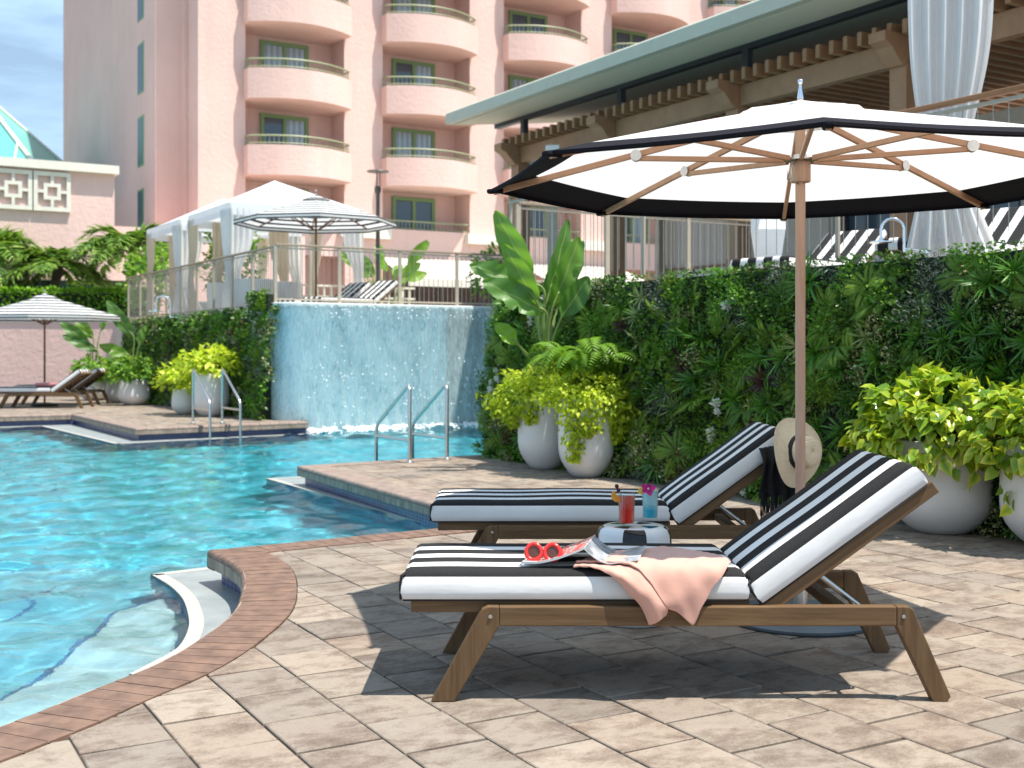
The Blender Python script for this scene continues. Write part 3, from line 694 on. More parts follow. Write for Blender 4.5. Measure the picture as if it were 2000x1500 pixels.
for k in range(8):
    a = UA0 + k * math.pi / 4; a2 = a + math.pi / 4; d = upt(a, 1, 0)
    # rib and strut
    rp_ = upt(a, .03, canz(.02) - .03); re = upt(a, UR - .01, URZ - .012); rb = MB().beam(rp_, re, .020, .028); rib = rb.build('rib', M_umb_wood_x, um, bevel=.003)
    fj = .52; pj = upt(a, UR * fj, canz(fj) - .045); ps = upt(a, .075, 2.087)
    sd = Vector((-math.sin(a), math.cos(a), 0))
    MB().beam(ps, pj, .020, .024).build('strut', M_umb_wood_x, rib, bevel=.003)
    for s_ in (-1, 1): MB().lathe([(0, -.003), (.026, -.003), (.026, .003), (0, .003)], 18, pj + UP * .012 + sd * (.016 * s_), M=Matrix.Rotation(a, 4, 'Z') @ Matrix.Rotation(R(90), 4, 'X')).build('joint_disc', M_steel, rib, smooth=40)
    # canopy panel: slightly hollow between ribs
    def surf(f, s):
        p = upt(a, UR * f, 0).lerp(upt(a2, UR * f, 0), s); sag = .012 * f * math.sin(math.pi * s) ; out_ = 1 - .006 * f * math.sin(math.pi * s)
        return Vector((p.x * out_, p.y * out_, canz(f) - sag * .6 + .004))
    f0, f1, f2 = .19, .85, 1.0
    pts = [surf(f0 + (f1 - f0) * i / 10, j / 8) for i in range(11) for j in range(9)]; MB().grid(pts, 11, 9).build('canopy_panel', M_canopy, um, smooth=180)
    pts = [surf(f1 + (f2 - f1) * i / 4, j / 8) for i in range(5) for j in range(9)]
    pts += [surf(f2, j / 8) + UP * -.011 for j in range(9)] + [surf(f2, j / 8) * 1 + UP * -.016 - upt(a + math.pi / 8, .012, 0) for j in range(9)]
    MB().grid(pts, 7, 9).build('border_panel', M_band, um, smooth=50)
    MB().box(tuple(upt(a, UR - .02, URZ - .008)), (.08, .038, .022), rz=a).build('rib_pocket', M_band, um, bevel=.008)
    # vent cap with a wavy hem
    pts = []
    for i in range(6):
        f = .004 + (.22 - .004) * i / 5
        for j in range(9):
            s = j / 8; p = upt(a, UR * f, 0).lerp(upt(a2, UR * f, 0), s); w = (.004 * math.sin(s * 14 + k * 2) + .004 * math.sin(s * 6.28 + k)) * (i / 5) ** 2
            pts.append(Vector((p.x, p.y, 2.360 - .074 * (f / .22) ** .9 + w * .5)))
    MB().grid(pts, 6, 9).build('vent_flap', M_canopy, um, smooth=180)
# ================================================================ foliage tools
T_LEAF = (np.array([(0, 0, 0), (-.30, .42, .07), (0, .5, 0), (.30, .42, .07), (0, 1, -.08)], float), [(0, 3, 2), (0, 2, 1), (1, 2, 4), (2, 3, 4)])
T_SLIM = (np.array([(0, 0, 0), (-.11, .4, .03), (0, .45, 0), (.11, .4, .03), (0, 1, -.10)], float), [(0, 3, 2), (0, 2, 1), (1, 2, 4), (2, 3, 4)])
T_HEART = (np.array([(0, 0, 0), (-.30, -.08, .03), (-.46, .22, .07), (-.30, .62, .05), (0, 1.05, -.06), (.30, .62, .05), (.46, .22, .07), (.30, -.08, .03), (0, .42, -.03)], float),
           [(0, 8, 2, 1), (2, 8, 3), (3, 8, 4), (4, 8, 5), (5, 8, 6), (6, 8, 0, 7)])
def leaf_arrays(tpl, pos, d, nrm, size):
    """copies of a template leaf: base at pos, growing along d, upper side towards nrm"""
    pos = np.asarray(pos, float); d = np.asarray(d, float); nrm = np.asarray(nrm, float); size = np.asarray(size, float)
    d = d / np.linalg.norm(d, axis=1, keepdims=True); x = np.cross(d, nrm); ln = np.linalg.norm(x, axis=1, keepdims=True)
    bad = (ln[:, 0] < 1e-4); x[bad] = np.cross(d[bad], np.array([.3, .5, .8])); x /= np.maximum(np.linalg.norm(x, axis=1, keepdims=True), 1e-6); z = np.cross(x, d)
    t = tpl[0]; v = pos[:, None, :] + size[:, None, None] * (t[None, :, 0:1] * x[:, None, :] + t[None, :, 1:2] * d[:, None, :] + t[None, :, 2:3] * z[:, None, :])
    return v
def foliage_mesh(name, parts, mats):
    """parts: list of (template, verts[n,k,3], tint[n] or tint[n,k], material index)"""
    V = []; loops = []; starts = []; tot = []; tint = []; mi = []; base = 0; lp = 0
    for tpl, v, tn, m_ in parts:
        n, k, _ = v.shape
        if n == 0: continue
        V.append(v.reshape(-1, 3)); tn = np.asarray(tn, float)
        if tn.ndim == 1: tn = np.repeat(tn[:, None], k, 1)
        tint.append(tn.reshape(-1)); off = base + np.arange(n) * k
        for f in tpl[1]:
            ix = off[:, None] + np.array(f)[None, :]; loops.append(ix.reshape(-1)); tot.append(np.full(n, len(f))); mi.append(np.full(n, m_))
        base += n * k
    V = np.concatenate(V); loops = np.concatenate(loops); tot = np.concatenate(tot); mi = np.concatenate(mi); tint = np.concatenate(tint)
    starts = np.concatenate([[0], np.cumsum(tot)[:-1]])
    me = bpy.data.meshes.new(name); me.vertices.add(len(V)); me.vertices.foreach_set('co', V.ravel()); me.loops.add(len(loops)); me.loops.foreach_set('vertex_index', loops.astype(np.int32))
    me.polygons.add(len(tot)); me.polygons.foreach_set('loop_start', starts.astype(np.int32)); me.update(calc_edges=True)
    for m_ in (mats if isinstance(mats, list) else [mats]): me.materials.append(m_)
    if len(me.materials) > 1: me.polygons.foreach_set('material_index', mi.astype(np.int32))
    at = me.attributes.new('tint', 'FLOAT', 'POINT'); at.data.foreach_set('value', tint)
    me.polygons.foreach_set('use_smooth', np.ones(len(tot), bool)); me.validate(); return me
def rnd_dirs(n, mean, spread, rs):
    return np.asarray(mean)[None, :] + rs.normal(0, spread, (n, 3))
M_box = leafmat('boxwood_leaf', [(.020, .044, .010), (.040, .088, .014), (.066, .14, .018), (.10, .19, .024)], .4, .22)
M_bright = leafmat('bright_leaf', [(.055, .14, .014), (.09, .205, .02), (.14, .27, .03)], .45, .3)
M_cream = leafmat('cream_sprig', [(.08, .14, .04), (.32, .29, .14), (.5, .45, .28)], .6, .25)
M_grey = leafmat('silver_leaf', [(.06, .085, .05), (.11, .14, .09), (.18, .205, .15)], .7, .2)
M_red = leafmat('bronze_leaf', [(.035, .012, .012), (.075, .028, .022), (.14, .06, .04)], .45, .2)
M_fern = leafmat('fern_leaf', [(.05, .11, .010), (.10, .18, .014), (.17, .25, .02)], .5, .35, 'obj')
M_grass = leafmat('grass_blade', [(.03, .09, .010), (.055, .15, .015), (.10, .22, .025)], .35, .25, 'obj')
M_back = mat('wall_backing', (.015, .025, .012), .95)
def fern_geo(rs, nf=12, L0=.26, pairs=20, w=.2, flat=.6):
    v = []; t = []
    for k in range(nf):
        a = 2 * math.pi * k / nf + rs.uniform(-.3, .3); L_ = L0 * rs.uniform(.75, 1.15); up = rs.uniform(.35, 1.0) * flat
        out = np.array([math.cos(a), math.sin(a), 0]); n = pairs; ss = np.linspace(.08, 1, n)
        p = out[None] * (ss * L_)[:, None] + np.array([0, 0, 1])[None] * (up * L_ * (ss * 1.3 - ss ** 2 * 1.15))[:, None]
        tan = np.gradient(p, axis=0); tan /= np.linalg.norm(tan, axis=1, keepdims=True); nrm = np.cross(np.cross(tan, [0, 0, 1]), tan); side = np.cross(tan, nrm)
        lw = L_ * w * np.sin(np.pi * np.clip(ss * .93 + .05, 0, 1)) ** .7
        for s_ in (-1, 1):
            d = side * s_ + tan * .55 - nrm * .12; v.append(leaf_arrays(T_SLIM, p, d, nrm, lw * 1.15)); t.append(rs.uniform(0, .5) * .4 + .25 * ss)
    return np.concatenate(v), np.concatenate(t)
def grass_geo(rs, n=34, L0=.24, wide=.045, spread=1.0):
    T = (np.array([(-.5, 0, 0), (.5, 0, 0), (-.45, .4, 0), (.45, .4, 0), (-.3, .75, 0), (.3, .75, 0), (0, 1, 0)], float), [(0, 1, 3, 2), (2, 3, 5, 4), (4, 5, 6)])
    V = []
    for k in range(n):
        a = rs.uniform(0, 2 * math.pi); L_ = L0 * rs.uniform(.6, 1.1); o = np.array([math.cos(a), math.sin(a), 0]); el_ = rs.uniform(.25, 1.25) / spread
        side = np.array([-o[1], o[0], 0]); droop = rs.uniform(.25, .8)
        pts = []
        for (x, y, _) in T[0]:
            c = o * (L_ * y * math.cos(el_)) + np.array([0, 0, 1]) * (L_ * (y * math.sin(el_) - droop * y * y * .5)); pts.append(c + side * (x * L_ * wide * 1.6))
        V.append(pts)
    return T, np.array(V), rs.uniform(0, .9, n) * .6
def spread_wall(name, label, origin, along, outw, s0, s1, z1, per_m2, leaf, rs, ret=None, patches=22, tufts=True, bulge=.0, cat='green wall', batter=0.0):
    root = thing(name, label, cat, origin)
    a3 = np.array(along); o3 = np.array(outw); up = np.array([0, 0, 1.])
    area = (s1 - s0) * z1; n = int(area * per_m2)
    S = rs.uniform(s0, s1, n); H = rs.uniform(-.0, z1 + .03, n)
    ns = int(area * patches); seeds = np.stack([rs.uniform(s0, s1, ns), rs.uniform(0, z1, ns)], 1); types = rs.choice(6, ns, p=[.30, .20, .20, .12, .02, .16])
    ty = np.zeros(n, int); off = np.zeros(n)
    soff = rs.uniform(-.05, .07, ns)
    for i in range(0, n, 4000):
        d2 = (S[i:i + 4000, None] - seeds[None, :, 0] + rs.normal(0, .025, (len(S[i:i + 4000]), 1))) ** 2 + (H[i:i + 4000, None] - seeds[None, :, 1] + rs.normal(0, .025, (len(S[i:i + 4000]), 1))) ** 2
        k = d2.argmin(1); ty[i:i + 4000] = types[k]; off[i:i + 4000] = soff[k] + .05 - np.sqrt(d2.min(1)) * .35
    dep = .10 + off + rs.uniform(-.05, .045, n) + batter * (z1 - H) + bulge * np.exp(-((S - s0) / .5) ** 2)
    top = H > z1 - .12
    pos = S[:, None] * a3 + H[:, None] * up + dep[:, None] * o3
    d = o3[None] * .9 + up[None] * rs.uniform(-.5, .9, n)[:, None] + rs.normal(0, .55, (n, 3)); nrm = up[None] * .8 + rs.normal(0, .6, (n, 3)) + o3[None] * .5
    parts = []; M6 = [M_box, M_bright, M_cream, M_grey, M_red, M_fern]
    for k, (tp, sz) in enumerate(((T_LEAF, 1.0), (T_LEAF, .9), (T_LEAF, .75), (T_SLIM, 1.1), (T_SLIM, 1.5), (T_SLIM, 1.5))):
        q = np.where(ty == k)[0]; 
        parts.append((tp, leaf_arrays(tp, pos[q], d[q], nrm[q], leaf * sz * rs.uniform(.65, 1.25, len(q))), rs.uniform(0, 1, len(q)) * (.7 if k == 5 else 1), k))
    # cream sprigs keep some green leaves between
    q = np.where(ty == 2)[0]; parts.append((T_LEAF, leaf_arrays(T_LEAF, pos[q] - o3 * .03, d[q] + rs.normal(0, .4, (len(q), 3)), nrm[q], leaf * rs.uniform(.7, 1.2, len(q))), rs.uniform(0, .8, len(q)), 0))
    stuff(link('small_leaves', foliage_mesh('small_leaves', parts, M6), root))
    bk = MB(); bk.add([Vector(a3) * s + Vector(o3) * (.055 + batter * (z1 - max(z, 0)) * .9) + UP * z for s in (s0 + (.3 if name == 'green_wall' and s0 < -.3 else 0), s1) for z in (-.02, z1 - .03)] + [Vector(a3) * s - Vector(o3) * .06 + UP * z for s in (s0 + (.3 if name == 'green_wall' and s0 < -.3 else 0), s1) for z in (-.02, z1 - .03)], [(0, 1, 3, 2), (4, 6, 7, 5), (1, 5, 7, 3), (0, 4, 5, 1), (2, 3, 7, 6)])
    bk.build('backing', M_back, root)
    return root
def face_out(outw, rs, tilt=.35):
    o = Vector(outw) + UP * rs.uniform(.05, .55) + Vector(rs.normal(0, tilt, 3)); return o.to_track_quat('Z', 'Y').to_euler()
rs = np.random.RandomState(4)
OW = -E1; gw_o = G + OW * .0
gwall = spread_wall('green_wall', 'living wall of mixed ferns, grasses and cream sprigs beside the loungers', gw_o, -E2, OW, -.12, 9.6, 1.93, 4300, .042, rs, batter=.12)
fern_me = []
for k in range(4):
    v, t = fern_geo(rs); fern_me.append(foliage_mesh('fern_tuft', [(T_SLIM, v, t, 0)], M_fern))
grass_me = []
for k in range(4):
    T, v, t = grass_geo(rs, 40, .26); grass_me.append(foliage_mesh('grass_tuft', [(T, v, t, 0)], M_grass if k < 3 else M_red))
M_vgrass = leafmat('variegated_blade', [(.16, .22, .06), (.34, .36, .16), (.5, .48, .28)], .4, .25)
T, v, t = grass_geo(rs, 30, .24); vgrass = foliage_mesh('grass_tuft', [(T, v, t, 0)], M_vgrass)
v = leaf_arrays(T_LEAF, rs.normal(0, .012, (90, 3)), rs.normal(0, 1, (90, 3)), rs.normal(0, 1, (90, 3)), rs.uniform(.03, .05, 90))
flower_me = foliage_mesh('flower_head', [(T_LEAF, v, rs.uniform(.55, 1, 90), 0)], leafmat('cream_petal', [(.45, .45, .25), (.70, .68, .47), (.80, .78, .6)], .7, .3))
def put(me, nm, root, s, h, dep, sc_, outw=OW, along=-E2):
    o = link(nm, me, root); q = face_out(outw, rs); o.location = along * s + UP * h + outw * (dep + .12 * (1.93 - h)); o.rotation_euler = q; o.scale = (sc_,) * 3
used = []
def free(s, h, r_):
    for (a, b) in used:
        if (a - s) ** 2 + (b - h) ** 2 < r_ * r_: return False
    used.append((s, h)); return True
cnt = 0
for k in range(2000):
    if cnt >= 235: break
    s, h = rs.uniform(-.05, 8.2), rs.uniform(.05, 1.78)
    if not free(s, h, .165): continue
    cnt += 1; q = rs.uniform()
    if q < .50: put(fern_me[rs.randint(4)], 'fern_tuft', gwall, s, h, .13, rs.uniform(.65, 1.05))
    elif q < .84: put(grass_me[rs.randint(3)], 'grass_tuft', gwall, s, h, .13, rs.uniform(.75, 1.15))
    elif q < .88: put(grass_me[3], 'grass_tuft', gwall, s, h, .13, rs.uniform(.55, .85))
    elif q < .93: put(vgrass, 'grass_tuft', gwall, s, h, .11, rs.uniform(.7, .95))
    else:
        put(flower_me, 'flower_head', gwall, s, h, .17, rs.uniform(.7, 1.1))
        if rs.uniform() < .6: put(flower_me, 'flower_head', gwall, s + rs.uniform(-.06, .06), h + rs.uniform(.07, .1), .17, rs.uniform(.7, 1.0))
# end of the wall, turning the corner by the falls
gend = spread_wall('green_wall', 'leafy end face of the living wall turning the corner at the waterfall', G + Vector((-.03, .05, 0)), E1, E2, -.1, 1.2, 1.93, 2500, .05, rs)
gleft = spread_wall('green_wall', 'clipped leafy green wall below the cabanas, left of the waterfall', Vector((-4.15, 20.95, 0)), E2, OW, -.34, 10.9, 1.98, 950, .085, rs, bulge=.06, batter=.12)
gb = spread_wall('box_shrub', 'clump of green foliage standing up at the corner of the waterfall', Vector((-4.28, 20.85, 1.95)), E2, OW, -.02, .75, .30, 2200, .075, rs, cat='shrub')

# ================================================================ planters
M_pot = mat('white_planter', (.74, .72, .69), .42, var=.06, vscale=3, bmp=.08, bscale=30)
M_soil = mat('potting_soil', (.03, .022, .015), .95, bmp=.5, bscale=60)
def pot_profile(r, h, rt, th=.025):
    pr = [(0, .0)]; n = 14
    for i in range(n + 1):
        t = i / n; z = h * t
        w = r * (1 - (1 - min(1, t / .42)) ** 2.3 * .52) if t < .42 else r + (rt - r) * ((t - .42) / .58) ** 1.6
        pr.append((w, z))
    pr[1] = (r * .40, 0); pr.insert(2, (r * .50, .006))
    pr += [(rt - th * .5, h + .006), (rt - th, h), (rt - th, h * .82), (0, h * .82)]; return pr
def make_pot(name, label, cat, loc, r, h, rt, seg=40, group=None):
    t = thing(name, label, cat, loc, group=group); prof = pot_profile(r, h, rt)
    MB().lathe(prof[:-2] + [(rt - .025, h * .80)], seg).build('pot', M_pot, t, smooth=50)
    MB().lathe([(0, h * .86), (rt - .022, h * .86)], 20).build('soil', M_soil, t); return t
def dome(rs, n, rx, ry, rz, zc, low=-.25, bias=.75):
    """points through a leafy mound: position, outward direction"""
    d = rs.normal(0, 1, (n, 3)); d /= np.linalg.norm(d, axis=1, keepdims=True); d[:, 2] = np.where(d[:, 2] < low, -d[:, 2] * .5, d[:, 2]); r_ = rs.uniform(bias ** 3, 1, n) ** (1 / 3.)
    lump = 1 + .10 * np.sin(d[:, 0] * 7 + 1) * np.cos(d[:, 1] * 6) + .08 * np.sin(d[:, 2] * 9 + d[:, 0] * 5)
    p = d * (r_ * lump)[:, None] * np.array([rx, ry, rz]) + np.array([0, 0, zc]); return p, d
M_pothos = leafmat('pothos_leaf', [(.06, .135, .010), (.15, .25, .014), (.33, .37, .025), (.50, .46, .06), (.52, .48, .15)], .28, .3, spec=.5)
def heart_tint(rs, n):
    base = rs.uniform(.02, .34, n); edge = rs.uniform(.3, .85, n) * (rs.uniform(0, 1, n) < .75) + .1; t = np.repeat(base[:, None], 9, 1)
    t[:, [1, 2, 3, 4, 5, 6, 7]] = np.maximum(t[:, [1, 2, 3, 4, 5, 6, 7]], edge[:, None] * rs.uniform(.5, 1.0, (n, 7))); return np.clip(t, 0, 1)
heart_me = []
for k in range(14):
    v = leaf_arrays(T_HEART, [(0, 0, 0)], [(0, 1, rs.uniform(-.2, .1))], [(rs.uniform(-.1, .1), 0, 1)], [1.0]); v[0, 4, 2] -= rs.uniform(.02, .22); v[0, [2, 6], 2] += rs.uniform(-.04, .12)
    heart_me.append(foliage_mesh('leaf', [(T_HEART, v, heart_tint(rs, 1), 0)], M_pothos))
def pothos(t, rs, nind, nrest, rx, ry, rz, zc, view=None, size=(.055, .10), trails=()):
    p, d = dome(rs, nind + nrest, rx, ry, rz, zc, -.45, .86)
    ex_p = []; ex_d = []
    for (ax, ay, z0, z1_, k) in trails:
        for i in range(k):
            f = i / k; ex_p.append((ax + rs.normal(0, .05), ay + rs.normal(0, .05), z0 + (z1_ - z0) * f)); ex_d.append((ax * .7 + rs.normal(0, .2), ay * .7 + rs.normal(0, .2), -.5))
    if ex_p: p = np.concatenate([np.array(ex_p), p]); d = np.concatenate([np.array(ex_d), d])
    n = len(p); gd = d * .55 + rs.normal(0, .45, (n, 3)) + np.array([0, 0, -.55]); nr = d * 1.0 + np.array([0, 0, .55]) + rs.normal(0, .35, (n, 3)); sz = rs.uniform(*size, n)
    order = np.arange(n)
    if view is not None:
        k = len(ex_p); fr = (p @ np.array(view)); order = np.concatenate([np.arange(k), k + np.argsort(-fr[k:])])
    for i in order[:nind]:
        o = link('leaf', heart_me[rs.randint(14)], t); dd = Vector(gd[i]).normalized(); x = dd.cross(Vector(nr[i])).normalized(); z = x.cross(dd)
        o.matrix_local = Matrix.Translation(Vector(p[i])) @ Matrix((x, dd, z)).transposed().to_4x4() @ Matrix.Scale(sz[i], 4)
    q = order[nind:]
    if len(q): stuff(link('inner_leaves', foliage_mesh('inner_leaves', [(T_HEART, leaf_arrays(T_HEART, p[q], gd[q], nr[q], sz[q]), heart_tint(rs, len(q)), 0)], M_pothos), t))
    vm = MB()
    for k in range(26):
        a = rs.uniform(0, 6.28); e = rs.uniform(.15, 1.2); vm.tube([(0, 0, zc - .12), (rx * .5 * math.cos(a) * math.cos(e), ry * .5 * math.sin(a) * math.cos(e), zc + rz * .45 * math.sin(e)), (rx * .95 * math.cos(a) * math.cos(e * .8), ry * .95 * math.sin(a) * math.cos(e * .8), zc + rz * .85 * math.sin(e * .8) - .05)], .004, 4)
    stuff(vm.build('vines', mat('vine', (.08, .13, .03), .6), t, smooth=180))
pA = make_pot('potted_pothos', 'round white planter of variegated pothos behind the near lounger backrest', 'planter', (2.90, 7.95, 0), .345, .62, .335)
pothos(pA, rs, 300, 1500, .58, .50, .44, .64, (-.35, -.9, .25), trails=((.02, -.36, .5, .30, 7), (-.38, -.2, .5, .38, 8)))
pB = make_pot('potted_pothos', 'white planter of trailing pothos half cut off beside the other pothos planter', 'planter', (3.40, 7.28, 0), .36, .66, .35)
pothos(pB, rs, 290, 1300, .55, .50, .42, .66, (-.45, -.85, .25), trails=((-.36, -.15, .5, .25, 9),))

# lime ferny mound and bird of paradise by the waterfall
M_lime = leafmat('lime_leaf', [(.17, .25, .015), (.30, .38, .02), (.42, .48, .035), (.50, .52, .09)], .5, .42)
def lime_mound(t, rs, n, rx, ry, rz, zc, trails, size=(.035, .07)):
    p, d = dome(rs, n, rx, ry, rz, zc, -.2, .7); ex = []; ed = []
    for (ax, ay, z0, z1_, w, k) in trails:
        f = rs.uniform(0, 1, k); sp = w * (1 - .75 * f)
        ex.append(np.stack([ax + rs.normal(0, 1, k) * sp, ay + rs.normal(0, 1, k) * sp * .5, z0 + (z1_ - z0) * f], 1)); ed.append(np.stack([rs.normal(0, .4, k) + ax, rs.normal(0, .4, k) + ay, -rs.uniform(.3, 1, k)], 1))
    if ex: p = np.concatenate([p] + ex); d = np.concatenate([d] + ed)
    n = len(p); gd = d * .8 + rs.normal(0, .5, (n, 3)) + np.array([0, 0, -.35]); nr = d + np.array([0, 0, .6]) + rs.normal(0, .4, (n, 3))
    stuff(link('foliage', foliage_mesh('foliage', [(T_LEAF, leaf_arrays(T_LEAF, p, gd, nr, rs.uniform(*size, n)), np.clip(rs.normal(.5, .25, n) + .2 * d[:, 2], 0, 1), 0)], M_lime), t))
pC = make_pot('potted_fern', 'tall white planter with lime foliage trailing down its front', 'planter', (.72, 11.42, 0), .272, .76, .268)
lime_mound(pC, rs, 2600, .46, .36, .30, .74, ((-.12, -.27, .72, .18, .10, 420), (.26, -.14, .74, .36, .13, 420), (-.02, -.28, .75, .42, .16, 420), (.42, -.05, .75, .5, .1, 220)))
pD = make_pot('potted_bird_of_paradise', 'white planter with tall broad bird of paradise leaves by the waterfall', 'planter', (.34, 12.2, 0), .28, .74, .272)
lime_mound(pD, rs, 2200, .48, .38, .30, .80, ((-.33, -.12, .78, .45, .12, 420), (-.15, -.25, .78, .50, .14, 360), (-.5, 0, .8, .55, .1, 200)))
sago = []
for k in range(3):
    v, t_ = fern_geo(rs, 17, .58, 20, .24, 2.1); sago.append(foliage_mesh('frond_crown', [(T_SLIM, v, t_ * .6 + .35, 0)], leafmat('sago_leaf', [(.05, .12, .012), (.11, .21, .02), (.20, .30, .03)], .45, .35)))
for k, (x, y, z, s_) in enumerate(((.22, .12, .93, 1.05), (-.08, .18, .95, .95), (.08, .02, .90, .9))):
    o = link('frond_crown', sago[k], pC); o.location = (x, y, z); o.rotation_euler = (rs.uniform(-.2, .2), rs.uniform(-.1, .3), rs.uniform(0, 6)); o.scale = (s_,) * 3
def paradise_mat():
    m, nt, b, out = nmat('paradise_leaf'); at = N(nt, 'Attribute', attribute_name='tint'); uv = N(nt, 'Attribute', attribute_name='vein'); oi = N(nt, 'ObjectInfo')
    c = ramp(nt, oi.outputs['Random'], [(0, (.07, .17, .04)), (.4, (.11, .26, .03)), (.7, (.20, .36, .035)), (1, (.09, .21, .06))])
    w = N(nt, 'TexWave'); w.inputs['Scale'].default_value = 14; w.inputs['Distortion'].default_value = .6; cx = N(nt, 'CombineXYZ'); L(nt, uv.outputs['Fac'], cx.inputs[0]); L(nt, cx.outputs[0], w.inputs['Vector'])
    c = mixc(nt, math_(nt, 'MULTIPLY', w.outputs['Fac'], .22), c, (.20, .30, .08)); rib_ = math_(nt, 'LESS_THAN', math_(nt, 'ABSOLUTE', at.outputs['Fac']), .045)
    c = mixc(nt, rib_, c, (.32, .38, .14)); L(nt, c, b.inputs['Base Color']); b.inputs['Roughness'].default_value = .32
    L(nt, bump(nt, w.outputs['Fac'], .25, .004), b.inputs['Normal']); t = N(nt, 'BsdfTranslucent'); L(nt, mixc(nt, 1, c, (1.6, 1.7, .7), 'MULTIPLY'), t.inputs[0]); ms = N(nt, 'MixShader'); ms.inputs[0].default_value = .38
    L(nt, b.outputs[0], ms.inputs[1]); L(nt, t.outputs[0], ms.inputs[2]); L(nt, ms.outputs[0], out.inputs[0]); return m
M_par = paradise_mat(); M_stem = mat('leaf_stalk', (.20, .27, .07), .5, var=.2, vscale=12)
def paradise_leaf(root, crown, base, tip, width, face, fold=.28, droop=.06, tears=(), stem=True):
    """blade from base to tip with folded midrib, torn edges, and its stalk from the crown"""
    base = Vector(base); tip = Vector(tip); ax = tip - base; Ln = ax.length; y = ax / Ln; z = Vector(face); z = (z - y * z.dot(y)).normalized(); x = y.cross(z)
    nU, nV = 22, 9; pts = []; tint = []; vein = []
    for i in range(nU + 1):
        t = i / nU; w = width * (math.sin(math.pi * min(1, t * .96 + .02)) ** .62) * (1 - .22 * t) * (1.0 if t < .97 else .4)
        for j in range(nV):
            s = (j / (nV - 1)) * 2 - 1; torn = 0
            for (tt, sd_, dp) in tears:
                if sd_ * s > 0: torn += dp * max(0, 1 - abs(t - tt) * 26) * abs(s)
            q = base + y * (Ln * (t + .05 * abs(s) * (1 - t))) + x * (w * .5 * s * (1 - torn * .75)) + z * (fold * w * .5 * abs(s) ** 1.3 - droop * Ln * (2 * t - 1) ** 2 * .7 + .012 * math.sin(t * 17 + s * 3)); pts.append(q); tint.append(s); vein.append(t * 4.2 + abs(s) * .55)
    mb = MB().grid(pts, nU + 1, nV); me = mb.mesh('leaf', M_par, 180)
    for nm_, dat in (('tint', tint), ('vein', vein)): at = me.attributes.new(nm_, 'FLOAT', 'POINT'); at.data.foreach_set('value', dat)
    o = link('leaf', me, root)
    if stem:
        c = Vector(crown); mid = c.lerp(base, .55) + (base - c).cross(Vector((0, 1, 0))).normalized() * .03
        MB().tube(catmull([c, mid, base, base + y * Ln * .25], 5), [.017] * 8 + [.013] * 5 + [.007] * 3, 7).build('stalk', M_stem, o, smooth=180)
    return o
def par_leaf_px(root, crown_px, b, t, w, dy=0.0, face=(-.15, -1, .25), **kw):
    Y = 12.05 + dy; o = root.location; cr = PY(*crown_px, 12.15) - o
    return paradise_leaf(root, cr, PY(*b, Y) - o, PY(*t, Y + kw.pop('tdy', 0)) - o, w, face, **kw)
CR = (1072, 722)
for (b, t, w, dy, tdy, face, tr) in (
    ((1040, 545), (966, 412), .30, -.05, -.1, (-.5, -1, .1), ()), ((1052, 600), (984, 478), .27, -.2, -.15, (-.5, -1, .45), ()), ((1062, 566), (917, 516), .30, .05, -.1, (-.2, -1, .35), ((.35, 1, .7), (.62, 1, .8), (.5, -1, .6))),
    ((1068, 612), (944, 548), .33, -.15, -.25, (-.2, -1, .4), ((.4, -1, .8), (.66, -1, .5))), ((1066, 598), (1113, 428), .25, .15, .1, (.7, -1, .1), ((.5, 1, .5), (.3, 1, .6))), ((1078, 606), (1133, 462), .30, .05, .05, (.5, -1, .2), ((.45, 1, .6), (.6, 1, .8), (.35, -1, .7))),
    ((1096, 622), (1150, 540), .27, -.1, -.05, (.3, -1, .3), ()), ((1012, 672), (966, 632), .20, -.2, -.1, (-.3, -1, .7), ()), ((1072, 610), (1090, 500), .24, .3, .1, (.2, -1, .2), ((.5, 1, .7),)), ((1048, 590), (1010, 560), .28, .25, .0, (0, -1, .6), ()), ((1090, 600), (1142, 470), .2, .35, .1, (.6, -.8, .2), ())):
    par_leaf_px(pD, CR, b, t, w, dy, face, tears=tr, tdy=tdy)

